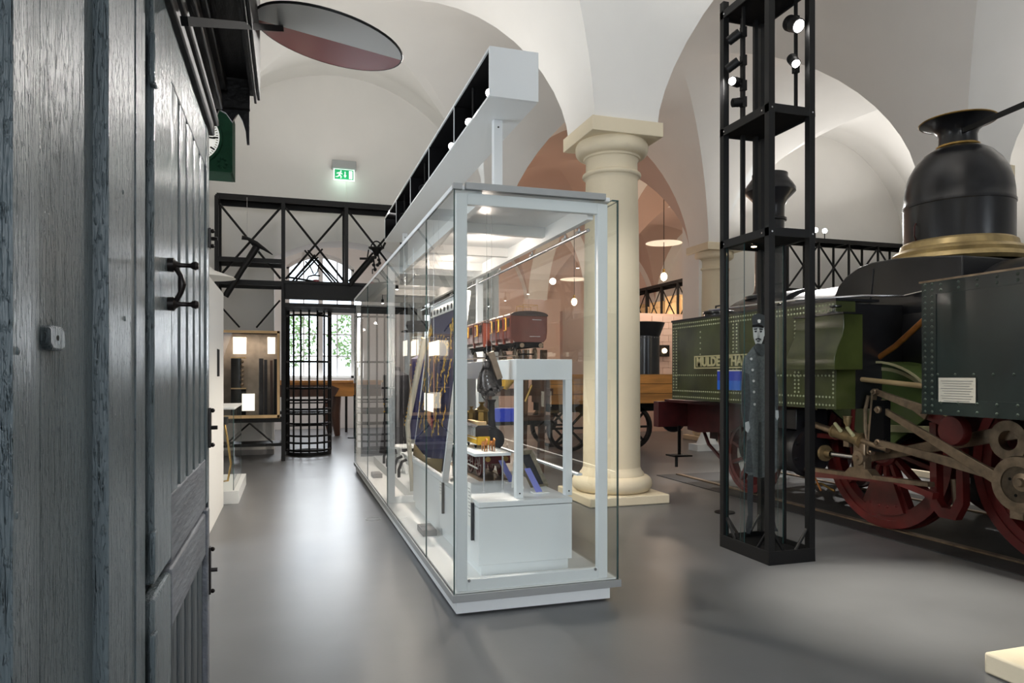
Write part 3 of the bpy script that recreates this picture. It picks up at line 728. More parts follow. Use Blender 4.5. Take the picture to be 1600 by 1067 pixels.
for s in (-1, 1):
    for k in range(9): sprig(5.7 + s * (0.40 + 0.10 * math.sin(k * 1.7)), 0.24 + 0.058 * k, PI / 2 + s * (0.5 - 0.9 * (k % 2)), 4 + k % 3)
    for k in range(6): sprig(5.7 + s * (0.16 + 0.10 * math.sin(k * 2.1)), 0.22 + 0.085 * k, PI / 2 - s * (0.7 - 1.1 * (k % 2)), 5)
    for k in range(5): sprig(5.7 + s * (0.5 - 0.02 * k), 0.80 + 0.012 * (k % 3), PI / 2 + s * 0.3 * k, 3)
for k in range(10):
    a = PI * (k + 0.5) / 10; sprig(5.7 + 0.34 * math.cos(a), 0.70 + 0.06 * math.sin(a), a, 2, 0.024)
obj('gold_embroidery', m, GOLD, t, kind='stuff')
obj('spear_motif', MB().beam(fl(5.52, 0.3, 0.036), fl(5.86, 0.68, 0.036), 0.03, 0.005, up=(1, 0, 0)).add([fl(5.62, 0.26, .036), fl(5.9, 0.3, .036), fl(5.78, 0.42, .036)], [(0, 1, 2)]), mat('ochre_silk', (190, 130, 92), 0.6), t)
obj('red_motif', MB().ball(fl(5.6, 0.28, 0.036), 0.035, 10, 6, (0.2, 0.8, 1.4)), DISCR, t)
# two white label cards before the flag
for px, py, w, h, lab in ((678, 544, 16, 25, 'blank white label card hanging beside the flag, upper right one'), (670, 628, 14, 25, 'white label card low on the banner side'),
                          (646, 544, 7, 25, 'narrow white label card left of the flag, second from the flag'), (633, 544, 6, 25, 'narrowest white label card hanging left of the flag')):
    a = at(px - w / 2, py + h / 2, X=0.99); b = at(px + w / 2, py - h / 2, X=0.99)
    t = thing('label_card', lab, 'label', (0.99, (a.y + b.y) / 2, a.z))
    obj('card', MB().box(0.988, 0.992, min(a.y, b.y), max(a.y, b.y), a.z, b.z), LITPAPER, t)
    obj('wire', MB().rod((0.99, (a.y + b.y) / 2, b.z), (0.99, (a.y + b.y) / 2, 2.472), 0.001, n=4), SCREW, t)
for y, lab in ((4.44, 'printed label strip with dark clip hanging on the near white cabinet edge'), (5.35, 'printed label strip with dark clip below the blue flag')):
    t = thing('label_strip', lab, 'label', (1.10, y, 0.45), 'label strips clipped on the cabinets')
    obj('strip', MB().box(1.112, 1.116, y - 0.03, y + 0.05, 0.42, 0.70), PAPER, t)
    obj('clip', MB().box(1.11, 1.128, y - 0.06, y - 0.04, 0.34, 0.58), GREYD, t)
    mm = MB()
    for k in range(9): mm.box(1.1105, 1.112, y - 0.02, y + 0.04 - 0.01 * (k % 3), 0.66 - k * 0.022, 0.664 - k * 0.022)
    obj('printed_lines', mm, GREYB, t)
# white table, horse tram, horses
t = thing('small_table', 'small white table with thin metal legs carrying the yellow tram model', 'table', (1.33, 5.0, 0.6))
obj('tabletop', MB().box(1.19, 1.45, 4.62, 5.4, 0.845, 0.866), LACQ, t, 0.002)
for x, y in ((1.28, 4.7), (1.42, 4.72), (1.21, 5.35), (1.42, 5.35)): obj('leg', MB().rod((x, y, 0.6), (x, y, 0.845), 0.006, n=8), SCREW, t)
t = thing('tram_model', 'yellow and white horse tram model on the small white table', 'model tram', (1.28, 5.05, 0.866))
x0, x1, y0, y1 = 1.275, 1.38, 4.88, 5.25; z = 0.866
obj('lower_body', MB().box(x0, x1, y0 + .02, y1, z + 0.035, z + 0.085), YEL, t, 0.003)
obj('cabin', MB().box(x0 + 0.002, x1 - 0.002, y0 + 0.05, y1, z + 0.085, z + 0.155), COACH_R, t)
for k in range(8): obj('window_post', MB().box(x0 - 0.001, x0 + 0.004, y0 + 0.05 + k * 0.043, y0 + 0.058 + k * 0.043, z + 0.085, z + 0.155), PAPER, t)
obj('waist_rail', MB().box(x0 - 0.002, x0 + 0.004, y0 + 0.02, y1, z + 0.07, z + 0.076).box(x0 - 0.002, x0 + 0.004, y0 + 0.02, y1, z + 0.03, z + 0.036), PAPER, t)
obj('roof', MB().prism([(x0 - 0.008, z + 0.155), (x0 + 0.01, z + 0.17), (x1 - 0.01, z + 0.17), (x1 + 0.008, z + 0.155)], y0, y1 + 0.01, 'Y'), GREYD, t)
obj('roof_bench', MB().box(x0 + 0.025, x0 + 0.06, y0 + 0.06, y1, z + 0.17, z + 0.19).box(x0 + 0.01, x1 - 0.03, y0 + 0.01, y0 + 0.04, z + 0.17, z + 0.195), WOODP, t)
for y in (y0 + 0.09, y1 - 0.07):
    for x in (x0 + 0.015, x1 - 0.015): obj('wheel', wheel_x(MB(), (x, y, z + 0.0225), 0.022, 0.008, 6, 14), BLACK_M, t)
obj('platform_dash', MB().box(x0 + 0.01, x1 - 0.01, y0, y0 + 0.006, z + 0.035, z + 0.09).box(x0 + 0.01, x1 - 0.01, y0, y0 + 0.06, z + 0.03, z + 0.036), YEL, t)
for i, hx in enumerate((1.30, 1.355)):
    y = 4.76; z = 0.866
    t = thing('toy_horse', ['small brown toy horse pulling the tram, left of the pair', 'small brown toy horse pulling the tram, right of the pair'][i], 'toy horse', (hx, y, z), 'toy horses before the tram')
    m = MB().tube([(hx, y + 0.045, z + 0.052), (hx, y + 0.03, z + 0.055), (hx, y, z + 0.05), (hx, y - 0.03, z + 0.055), (hx, y - 0.045, z + 0.075), (hx, y - 0.05, z + 0.088), (hx, y - 0.065, z + 0.084), (hx, y - 0.075, z + 0.076)], [0.006, 0.014, 0.013, 0.014, 0.009, 0.008, 0.006, 0.004], 8)
    obj('body', m, COPPER, t)
    for dx in (-0.008, 0.008):
        obj('leg', MB().tube([(hx + dx, y - 0.032, z + 0.05), (hx + dx, y - 0.034, z + 0.025), (hx + dx, y - 0.032, z)], [0.006, 0.004, 0.0035], 6), COPPER, t)
        obj('leg', MB().tube([(hx + dx, y + 0.03, z + 0.05), (hx + dx, y + 0.038, z + 0.025), (hx + dx, y + 0.032, z)], [0.007, 0.004, 0.0035], 6), COPPER, t)
    obj('tail', MB().tube([(hx, y + 0.045, z + 0.055), (hx, y + 0.052, z + 0.03)], 0.003, 5), COACH_R, t)
# model steam engine
t = thing('model_engine', 'black and brass model steam engine with tall chimney facing the front glass', 'model engine', (1.5, 5.6, 0.6))
mx, my = 1.5, 5.22
obj('boiler', MB().lathe([(0, 0.0), (0.078, 0.0), (0.078, 0.85), (0, 0.85)], (mx, my + 0.02, 0.90), 'Y', 28), LBLACK, t)
obj('smokebox_door', MB().lathe([(0, -0.03), (0.05, -0.022), (0.085, 0.0), (0.09, 0.02), (0.09, 0.14), (0, 0.14)], (mx, my, 0.90), 'Y', 28), GREYD, t)
obj('chimney', MB().lathe([(0.05, 0.97), (0.032, 1.0), (0.028, 1.04), (0.024, 1.05), (0.022, 1.18), (0.034, 1.20), (0.034, 1.205), (0.0, 1.205)], (mx, my + 0.06, 0), 'Z', 18), GREYD, t)
for dy, s in ((0.36, 1.0), (0.70, 0.75)):
    c = (mx, my + dy, 0.975)
    obj('brass_dome', MB().lathe([(0.07 * s, 0), (0.07 * s, 0.01), (0.055 * s, 0.02), (0.052 * s, 0.12 * s), (0.062 * s, 0.125 * s), (0.058 * s, 0.14 * s), (0.02 * s, 0.165 * s), (0.012 * s, 0.18 * s), (0.03 * s, 0.20 * s), (0, 0.20 * s)], c, 'Z', 8), BRASS, t)
obj('running_board', MB().box(mx - 0.12, mx + 0.12, my - 0.02, my + 1.0, 0.795, 0.805), BLACK_M, t)
obj('buffer_beam', MB().box(mx - 0.12, mx + 0.12, my - 0.04, my - 0.02, 0.72, 0.79), RED, t)
obj('frame', MB().box(mx - 0.06, mx - 0.05, my, my + 1.0, 0.68, 0.79).box(mx + 0.05, mx + 0.06, my, my + 1.0, 0.68, 0.79), RED, t)
for y in (my + 0.12, my + 0.38, my + 0.64):
    for x in (mx - 0.085, mx + 0.085): obj('wheel', wheel_x(MB(), (x, y, 0.695), 0.09, 0.014, 10, 22), RED, t)
obj('coupling_rod', MB().beam((mx - 0.1, my + 0.1, 0.67), (mx - 0.1, my + 0.66, 0.67), 0.008, 0.014), SCREW, t)
for s in (-1, 1): obj('buffer', MB().rod((mx + s * 0.07, my - 0.04, 0.76), (mx + s * 0.07, my - 0.08, 0.76), 0.008, n=8).rod((mx + s * 0.07, my - 0.08, 0.76), (mx + s * 0.07, my - 0.086, 0.76), 0.02, n=14), BRASS, t)
obj('lamp', MB().rod((mx - 0.04, my - 0.03, 0.83), (mx - 0.04, my - 0.05, 0.83), 0.014, n=12), BRASS, t)
obj('handrail', MB().tube([(mx - 0.09, my, 0.95), (mx - 0.095, my + 0.4, 0.95), (mx - 0.095, my + 0.85, 0.95)], 0.003, 6), COPPER, t)
t = single('model_track', MB().box(1.36, 1.64, 5.12, 6.3, 0.6, 0.602).box(mx - 0.09, mx - 0.08, 5.12, 6.3, 0.602, 0.6065).box(mx + 0.08, mx + 0.09, 5.12, 6.3, 0.602, 0.6065), STEELW, 'short model track under the black and brass engine', 'rails')
# picture frame, blue cards
t = thing('small_framed_picture', 'old grey framed picture leaning on a white easel at the cabinet corner', 'picture', (1.66, 4.75, 0.6))
def W3(x, y, z, tilt, cx, cy): return Vector((x, y, z))
m = MB(); a = Vector((1.55, 4.80, 0.84)); n = Vector((0.35, -0.9, 0)).normalized(); u = Vector((0.9, 0.35, 0)).normalized(); lean = Vector((0.10, -0.06, -0.24))
b = a + lean
for p0, p1 in ((a, b), (a + u * 0.13, b + u * 0.13), (a, a + u * 0.13), (b, b + u * 0.13)): m.beam(p0, p1, 0.03, 0.035, up=(0.3, 1, 0))
obj('frame', m, mat('grey_gilt_frame', (122, 112, 92), 0.6, var=0.3, scale=40), t)
obj('picture', MB().add([a, a + u * 0.13, b + u * 0.13, b], [(0, 1, 2, 3)]).add([a - n * .004, a + u * 0.13 - n * .004, b + u * 0.13 - n * .004, b - n * .004], [(3, 2, 1, 0)]), GREYD, t)
obj('easel', MB().beam(a + Vector((-0.02, -0.01, -0.05)), Vector((1.56, 4.7, 0.602)), 0.02, 0.006).beam(a + Vector((-0.02, -0.01, -0.05)), Vector((1.5, 4.74, 0.602)), 0.02, 0.006), PAPER, t)
for (px, py, Yp, lab) in ((835, 748, 4.62, 'violet blue text card leaning at the right cabinet end'), (791, 730, 5.0, 'violet blue text card leaning beside the engine model')):
    p = at(px, py + 22, Z=0.602) if Yp < 4.8 else at(px + 2, py + 24, Z=0.602)
    t = thing('text_card', lab, 'label', (p.x, p.y, 0.6), 'violet blue text cards on the cabinet')
    v = [Vector((p.x - 0.055, p.y + 0.05, 0.76)), Vector((p.x - 0.01, p.y + 0.065, 0.76)), Vector((p.x + 0.06, p.y + 0.01, 0.603)), Vector((p.x + 0.01, p.y - 0.01, 0.603))]
    off = Vector((0.003, 0.003, 0.002))
    obj('card', MB().add(v + [x + off for x in v], [(0, 1, 2, 3), (7, 6, 5, 4), (0, 4, 5, 1), (1, 5, 6, 2), (2, 6, 7, 3), (3, 7, 4, 0)]), BLUEP, t)
    obj('stand', MB().box(p.x - 0.01, p.x + 0.10, p.y - 0.02, p.y + 0.05, 0.6, 0.606), PAPER, t)
t = thing('led_light_strip', 'glowing led strip along the right side of the white cabinets', 'light strip', (1.83, 5.5, 0.6))
obj('rail', MB().box(1.80, 1.84, 4.3, 6.9, 0.735, 0.75).box(1.80, 1.82, 5.2, 5.22, 0.138, 0.735).box(1.80, 1.82, 6.8, 6.82, 0.138, 0.735), LACQ, t)
obj('strip', MB().box(1.802, 1.809, 4.3, 6.9, 0.75, 0.753), LED, t)

# rear part of the showcase: steps, chairs, coats, sash
t = thing('display_step', 'low white two step plinth at the rear of the showcase', 'plinth', (1.5, 8.4, 0.138))
obj('lower_step', MB().box(1.15, 1.85, 7.1, 10.2, 0.138, 0.24), LACQ, t); obj('upper_step', MB().box(1.45, 1.85, 7.3, 10.0, 0.24, 0.40), LACQ, t)


def shell_chair(x, y, z, label):
    t = thing('white_chair', label, 'chair', (x, y, z), 'white seats with black supports in the showcase')
    obj('seat', MB().box(x - 0.17, x + 0.17, y - 0.16, y + 0.16, z + 0.30, z + 0.325), LACQ, t, 0.006)
    obj('backrest', MB().beam((x + 0.17, y, z + 0.32), (x + 0.25, y, z + 0.58), 0.30, 0.022, up=(1, 0, 0)), LACQ, t, 0.006)
    for s in (-1, 1):
        obj('leg', MB().beam((x - 0.10, y + s * 0.12, z + 0.3), (x - 0.02, y + s * 0.12, z), 0.03, 0.03), LACQ, t)
        obj('support', MB().tube([(x + 0.08, y + s * 0.12, z + 0.3), (x + 0.10, y + s * 0.12, z + 0.24), (x + 0.12, y + s * 0.12, z + 0.12), (x + 0.12, y + s * 0.12, z)], 0.018, 8), BLACK, t)
        obj('armrest', MB().tube([(x - 0.17, y + s * 0.15, z + 0.28), (x - 0.22, y + s * 0.15, z + 0.26), (x - 0.25, y + s * 0.15, z + 0.18), (x - 0.25, y + s * 0.15, z + 0.10)], 0.016, 8), BLACK, t)
shell_chair(1.33, 8.35, 0.24, 'white chair model with slanted back standing rear in the showcase')
shell_chair(1.33, 7.45, 0.24, 'white seat model with black supports close behind the flag cabinet')
for x, y, hh, mt, lab in ((1.35, 9.4, 0.95, GREYD, 'dark uniform coat on a stand at the far end of the showcase'), (1.66, 9.05, 1.0, NAVY, 'navy uniform coat on a stand behind the white chair')):
    z = 0.24 if x < 1.45 else 0.40
    t = thing('uniform_coat', lab, 'coat', (x, y, z), 'uniforms in the rear of the showcase')
    m = MB(); prf = [(0.0, hh + 0.42), (0.05, hh + 0.41), (0.06, hh + 0.36), (0.17, hh + 0.30), (0.19, hh + 0.1), (0.15, hh - 0.15), (0.19, hh - 0.5), (0.22, hh - 0.72)]
    m.lathe(prf, (x, y, z - 0.1), 'Z', 20); obj('body', m, mt, t)
    for s in (-1, 1): obj('sleeve', MB().tube([(x, y + s * 0.17, z + hh + 0.17), (x - 0.02, y + s * 0.24, z + hh - 0.1), (x - 0.03, y + s * 0.23, z + hh - 0.38)], [0.06, 0.055, 0.045], 10), mt, t)
    obj('stand', MB().rod((x, y, z), (x, y, z + hh), 0.015, n=8).rod((x, y, z), (x, y, z + 0.015), 0.12, n=16), SCREW, t)
    for k in range(5): obj('button', MB().ball((x - 0.175 + 0.005 * k, y - 0.03, z + hh + 0.12 - k * 0.1), 0.012, 8, 6), GOLD, t)
t = thing('ceremonial_sash', 'silver sash edged with gold beads leaning behind the blue flag', 'sash', (1.2, 6.9, 0.24))
a = Vector((1.25, 6.75, 1.75)); b = Vector((1.12, 7.0, 0.9))
obj('band', MB().tube([a, (a + b) / 2 + Vector((0, 0.02, 0)), b, b + Vector((0.03, -0.02, -0.4)), Vector((1.16, 6.95, 0.25))], [0.03, 0.03, 0.025, 0.022, 0.02], 8), mat('silver_cloth', (176, 172, 160), 0.5), t)
m = MB()
for k in range(22): p = a.lerp(b, k / 21); m.ball(p + Vector((-0.02, 0.035, 0)), 0.012, 6, 4)
obj('beads', m, GOLD, t, kind='stuff')
t = thing('peaked_cap', 'dark cap hanging on a wire above the sash in the showcase', 'cap', (1.3, 7.3, 1.85))
obj('crown', MB().lathe([(0, 0.1), (0.14, 0.1), (0.15, 0.06), (0.12, 0.0), (0, 0.0)], (1.3, 7.3, 1.85), 'Z', 24), GREYD, t)
obj('peak', MB().box(1.12, 1.24, 7.2, 7.4, 1.84, 1.852), BLACK, t); obj('wire', MB().rod((1.3, 7.3, 1.95), (1.3, 7.3, 2.472), 0.001, n=4), SCREW, t)

# ------------------------------------------------------------------ black steel tower with the printed figure
TX0, TX1, TY0, TY1, TZ = 3.35, 3.76, 4.37, 4.99, 4.42
t = thing('steel_tower', 'tall black steel display tower with shelves and glass cell beside the locomotive', 'tower', (3.55, 4.68, 0))
pw = 0.052
for x in (TX0, TX1 - pw):
    for y in (TY0, TY1 - pw): obj('post', MB().box(x, x + pw, y, y + pw, 0.1, TZ), BLACK, t, 0.002)
def ring(z0, z1, name):
    m = MB().box(TX0, TX1, TY0, TY0 + 0.01, z0, z1).box(TX0, TX1, TY1 - 0.01, TY1, z0, z1).box(TX0, TX0 + 0.01, TY0, TY1, z0, z1).box(TX1 - 0.01, TX1, TY0, TY1, z0, z1)
    return obj(name, m, BLACK, t, 0.001)
ring(0.0, 0.1, 'base_frame')
obj('base_plate', MB().box(TX0 + 0.012, TX1 - 0.012, TY0 + 0.012, TY1 - 0.012, 0.05, 0.06), BLACK_M, t)
for z in (2.42, 3.33, 4.28):
    r = ring(z, z + 0.062, 'shelf_frame')
    obj('shelf_plate', MB().box(TX0 + 0.01, TX1 - 0.01, TY0 + 0.01, TY1 - 0.01, z + 0.012, z + 0.022), BLACK_M, t)
    for x, y in ((TX0 + 0.025, TY0 - 0.001), (TX1 - 0.025, TY0 - 0.001)): obj('bolt', MB().rod((x, y, z + 0.03), (x, y - 0.004, z + 0.03), 0.007, n=8), SCREW, r)
    for y in (TY0 + 0.08, TY1 - 0.06): obj('bolt', MB().rod((TX0, y, z + 0.03), (TX0 - 0.004, y, z + 0.03), 0.007, n=8), SCREW, r)
for x, s in ((TX0 + pw, 1), (TX1 - pw, -1)):
    for y, s2 in ((TY0 + 0.03, 1), (TY1 - 0.03, -1)):
        obj('foot_brace', MB().rod((x, y, 0.24), (x + s * 0.1, y, 0.09), 0.012, n=8), BLACK, t)
for y, s2 in ((TY0 + pw, 1), (TY1 - pw, -1)):
    obj('foot_brace', MB().rod((TX0 + 0.03, y, 0.24), (TX0 + 0.03, y + s2 * 0.12, 0.09), 0.012, n=8), BLACK, t)
for x in (3.5, 3.62):
    obj('cable_duct', MB().box(x, x + 0.03, 4.9, 4.93, 2.45, TZ), BLACK, t)
obj('light_rail', MB().box(3.69, 3.71, 4.5, 4.52, 3.39, TZ), BLACK, t); obj('light_rail', MB().box(3.40, 3.42, 4.75, 4.77, 3.39, TZ), BLACK, t)
gx0, gx1, gy0, gy1 = 3.372, 3.742, 4.70, 4.93
for a in ((gx0, gx0 + 0.006, gy0, gy1), (gx1 - 0.006, gx1, gy0, gy1), (gx0 + .007, gx1 - .007, gy0, gy0 + 0.006)):
    obj('glass_pane', pane(*a, 0.06, 2.42), [GLASS, EDGE], t)
obj('glass_clamp', MB().box(gx1 - 0.004, gx1 + 0.014, gy0 - 0.014, gy0 + 0.004, 0.06, 2.42), BLACK, t)
obj('ceiling_lamp', MB().rod((3.5, 4.75, 2.432), (3.5, 4.75, 2.41), 0.028, n=16), BLACK, t)
obj('ceiling_lamp_face', MB().rod((3.5, 4.75, 2.411), (3.5, 4.75, 2.405), 0.02, n=16), BULB, t)
light('SPOT', 'tower_cell_light', (3.56, 4.5, 2.38), 22, NEUT, 0.02, (3.56, 4.76, 0.9), 60, 0.8)

# flat printed figure (the photograph shows a life-size print)
FY = 4.76
t = thing('printed_figure', 'life size grey print of a man in long buttoned coat and peaked cap', 'print', (3.56, FY, 0.06))
def F(u, v): return (3.39 + (u - 52) * 0.00182, 0.145 + (1005 - v) * 0.00181)
def shp(name, pts, mt, lay, parent=t):
    return obj(name, MB().prism([F(u, v) for u, v in pts], FY - 0.002 * lay - 0.003, FY - 0.002 * lay, 'Y'), mt, parent)
obj('backing_sheet', pane(3.385, 3.735, FY + 0.001, FY + 0.006, 0.06, 1.95), [GLASS, EDGE], t)
coat = shp('coat', [(112, 190), (150, 200), (178, 215), (205, 228), (222, 262), (232, 330), (240, 420), (238, 470), (236, 600), (234, 740), (205, 758), (150, 765), (100, 755), (72, 738), (75, 640), (80, 560), (62, 540), (52, 470), (52, 370), (56, 280), (64, 240), (85, 220)], P1, 0)
shp('coat_shade', [(60, 300), (90, 310), (98, 420), (88, 520), (70, 545), (54, 480), (52, 380)], P5, 1, coat)
shp('coat_shade', [(214, 260), (236, 340), (241, 440), (236, 480), (218, 430), (208, 330)], P5, 1, coat)
shp('coat_shade', [(78, 600), (98, 590), (110, 740), (74, 735)], P5, 1, coat)
shp('coat_shade', [(140, 520), (152, 520), (158, 760), (136, 762)], P5, 1, coat)
shp('collar', [(112, 190), (128, 176), (168, 178), (180, 205), (160, 232), (132, 222)], P5, 2, coat)
for u, v in ((100, 244), (107, 292), (112, 340), (114, 388), (117, 442), (196, 275), (198, 385), (199, 440)):
    shp('button', [(u + 6 * math.cos(a), v + 6 * math.sin(a)) for a in [k * PI / 4 for k in range(8)]], P4, 3, coat)
shp('hand', [(70, 520), (88, 515), (94, 545), (84, 565), (72, 556)], P3, 2)
shp('hand', [(226, 470), (240, 470), (242, 500), (234, 515), (226, 500)], P3, 2)
for u in (84, 190):
    shp('trouser_leg', [(u - 2, 750), (u + 28, 750), (u + 26, 850), (u + 24, 935), (u + 2, 935), (u - 3, 850)], P2, 1)
    shp('boot', [(u - 2, 925), (u + 24, 925), (u + (38 if u > 100 else 20), 985), (u + (50 if u > 100 else 10), 1005), (u + (30 if u > 100 else -8), 1003), (u - 12 if u < 100 else u + 4, 975)], P2, 2)
face = shp('face', [(109, 100), (113, 150), (122, 176), (138, 190), (152, 182), (163, 158), (168, 130), (168, 96)], P3, 1)
shp('ear', [(166, 118), (172, 120), (171, 140), (165, 146)], P3, 1)
shp('eyebrow', [(114, 112), (130, 110), (130, 115), (114, 117)], P2, 2, face); shp('eyebrow', [(142, 110), (160, 112), (160, 117), (142, 115)], P2, 2, face)
shp('eye', [(117, 121), (129, 120), (128, 127), (118, 127)], P2, 2, face); shp('eye', [(144, 120), (156, 121), (155, 127), (145, 127)], P2, 2, face)
shp('nose', [(134, 120), (139, 122), (143, 147), (130, 148)], mat('print_nose_grey', (158, 162, 164), 0.5), 2, face)
shp('moustache', [(122, 156), (136, 151), (152, 156), (150, 162), (136, 158), (124, 162)], P2, 2, face)
shp('mouth', [(129, 163), (146, 163), (143, 168), (132, 168)], P5, 2, face)
cap = shp('cap', [(104, 66), (112, 52), (140, 44), (168, 52), (176, 70), (170, 104), (108, 100)], P2, 2)
shp('cap_peak', [(106, 96), (135, 92), (160, 98), (164, 108), (135, 104), (104, 106)], BLACK_M, 3, cap)
shp('cap_badge', [(132, 74), (140, 70), (148, 74), (146, 86), (134, 86)], P4, 3, cap)


# spotlights on the tower
def tower_spot(c, d, r, L, label, lit=True, arm=None):
    c = Vector(c); d = Vector(d).normalized()
    t = thing('tower_spotlight', label, 'spotlight', c, 'spotlights fixed in the steel tower')
    m = MB().rod(c - d * L / 2, c + d * L / 2, r, n=20)
    for k in range(4): m.rod(c - d * (L / 2 - 0.01 - 0.012 * k), c - d * (L / 2 - 0.015 - 0.012 * k), r * 1.06, n=20)
    obj('housing', m, BLACK, t)
    if arm is not None: obj('bracket', MB().beam(c, arm, 0.02, 0.012).box(arm[0] - 0.02, arm[0] + 0.02, arm[1] - 0.02, arm[1] + 0.02, arm[2] - 0.04, arm[2] + 0.04), BLACK, t)
    obj('lamp_face', MB().rod(c + d * (L / 2 + .0005), c + d * (L / 2 + 0.004), r * 0.8, n=20), LAMP if lit else BLACK_M, t)


p = at(1240, 38, Y=4.45); tower_spot(p, (0.1, -0.85, -0.6), 0.055, 0.12, 'big bright spotlight near the top of the steel tower', True, (3.70, 4.51, p.z + 0.06))
p = at(1240, 95, Y=4.45); tower_spot(p, (-0.15, -0.7, -0.75), 0.036, 0.10, 'lit cylindrical spotlight lower right inside the steel tower', True, (3.70, 4.51, p.z - 0.02))
p = at(1149, 128, Y=4.78); tower_spot(p, (-0.85, -0.45, -0.15), 0.036, 0.10, 'lit spotlight pointing left inside the steel tower', True, (3.41, 4.76, p.z - 0.03))
p = at(1147, 58, Y=4.78); tower_spot(p, (-0.6, 0.6, -0.5), 0.036, 0.10, 'unlit black spotlight highest at the left side of the steel tower', False, (3.41, 4.76, p.z + 0.04))
p = at(1145, 102, Y=4.78); tower_spot(p, (-0.6, 0.6, -0.5), 0.034, 0.10, 'unlit black spotlight in the middle of the tower left side', False, (3.41, 4.76, p.z + 0.04))
p = at(1153, 160, Y=4.78); tower_spot(p, (-0.9, 0.2, -0.1), 0.034, 0.09, 'unlit black lamp box just above the upper tower shelf', False, (3.41, 4.76, p.z))

# ------------------------------------------------------------------ locomotive
LX, WX, SX = 5.9, 5.17, 4.45
t = LOCO = thing('steam_locomotive', 'old green and black steam locomotive with bell shaped dome and red wheels', 'locomotive', (LX, 4.6, 0.02))
obj('boiler', MB().lathe([(0, 1.2), (0.66, 1.2), (0.66, 6.9), (0, 6.9)], (LX, 0, 1.72), 'Y', 48), LBLACK2, t)
for yb_ in (4.5, 6.0): obj('boiler_band', MB().lathe([(0.665, yb_), (0.675, yb_), (0.675, yb_ + 0.06), (0.665, yb_ + 0.06)], (LX, 0, 1.72), 'Y', 48), LBLACK, t)
obj('smokebox', MB().lathe([(0, 6.9), (0.70, 6.9), (0.70, 7.95), (0.62, 8.0), (0, 8.03)], (LX, 0, 1.72), 'Y', 40), LBLACK, t)
cs = [(4.43, 1.8), (4.43, 2.38), (4.8, 2.43), (5.1, 2.46), (5.38, 2.465), (5.55, 2.44), (5.71, 2.37), (5.82, 2.28), (5.90, 2.12), (5.94, 1.95), (5.94, 1.8)]
obj('saddle_casing', MB().prism(cs, 5.28, 6.52, 'X', smooth=True), LBLACK, t, 0.012)
obj('casing_seam', MB().tube([(5.275, 5.36, 2.40), (5.275, 5.38, 2.2), (5.275, 5.42, 2.0)], 0.008, 6), LBLACK, t)
DY = 5.0
obj('dome_shell', MB().lathe([(0.445, 2.55), (0.447, 2.8), (0.447, 2.94), (0.453, 2.945), (0.453, 2.97), (0.446, 2.98), (0.443, 3.06), (0.43, 3.16), (0.40, 3.26), (0.35, 3.35), (0.28, 3.43), (0.21, 3.475), (0.16, 3.495)], (LX, DY, 0), 'Z', 56), LBLACK, t)
obj('dome_base_ring', MB().lathe([(0.56, 2.40), (0.59, 2.43), (0.57, 2.47), (0.53, 2.48), (0.54, 2.51), (0.51, 2.54), (0.48, 2.55), (0.47, 2.60), (0.445, 2.62)], (LX, DY, 0), 'Z', 56), BRASS_R, t)
obj('funnel', MB().lathe([(0.16, 3.495), (0.155, 3.60), (0.17, 3.64), (0.22, 3.69), (0.30, 3.725), (0.315, 3.73), (0.30, 3.74), (0.2, 3.71), (0.13, 3.66), (0.0, 3.62)], (LX, DY, 0), 'Z', 48), LBLACK, t)
obj('funnel_ring', MB().lathe([(0.16, 3.49), (0.178, 3.495), (0.178, 3.51), (0.158, 3.515)], (LX, DY, 0), 'Z', 40).lathe([(0.312, 3.725), (0.32, 3.732), (0.312, 3.742)], (LX, DY, 0), 'Z', 48), BRASS, t)
obj('valve_lever', MB().beam((5.80, 4.86, 3.60), (5.95, 3.3, 3.76), 0.02, 0.045), BLACK, t)
obj('dome_handle', MB().tube([(LX - 0.44, DY + 0.05, 2.62), (LX - 0.48, DY + 0.03, 2.66), (LX - 0.48, DY + 0.03, 2.74), (LX - 0.44, DY + 0.05, 2.78)], 0.007, 6), REDD, t)
# chimney at the front
CY = 7.68
obj('chimney', MB().lathe([(0.32, 2.36), (0.32, 2.40), (0.22, 2.43), (0.195, 2.47), (0.185, 2.55), (0.185, 2.8), (0.18, 3.0), (0.18, 3.36), (0.205, 3.37), (0.205, 3.4), (0.18, 3.41), (0.18, 3.55), (0.22, 3.64), (0.315, 3.74), (0.315, 3.78), (0.28, 3.84), (0.22, 3.92), (0.22, 3.97), (0.17, 3.98), (0.15, 3.9), (0, 3.9)], (LX, CY, 0), 'Z', 40), LBLACK, t)
# front side sheet with rivets
FY0, FY1, FZ0, FZ1 = 4.92, 7.62, 1.10, 2.03
obj('tank_core', MB().box(4.66, 5.25, 5.0, FY1 - 0.02, FZ0, FZ1 - .01), LBLACK2, t)
obj('front_side_tank', MB().box(SX, 4.655, FY0, FY1, FZ0, FZ1), TGREEN, t, 0.004)
obj('front_tank_lip', MB().box(SX - 0.012, 4.9, FY0 - 0.01, FY1 + 0.01, FZ1, FZ1 + 0.022), LBLACK, t)
lw = 0.055
m = MB()
for y0, y1 in ((FY1 - 0.14, FY1), (6.28, 6.42), (FY0, FY0 + 0.1), (5.35, 5.45)): m.box(SX - 0.004, SX, y0, y1, FZ0, FZ1)
m.box(SX - 0.0045, SX - 0.0005, FY0 + .001, FY1 - .001, FZ0 + .001, FZ0 + 0.14).box(SX - 0.0045, SX - 0.0005, FY0 + .001, FY1 - .001, FZ1 - 0.10, FZ1 - .001)
obj('strapping', m, TGREEN, t)
m = MB(); n3 = (-1, 0, 0)
def rrow(y0, y1, z0, z1, n):
    for k in range(n): m.rivet((SX - 0.004, y0 + (y1 - y0) * k / (n - 1), z0 + (z1 - z0) * k / (n - 1)), n3, 0.0115)
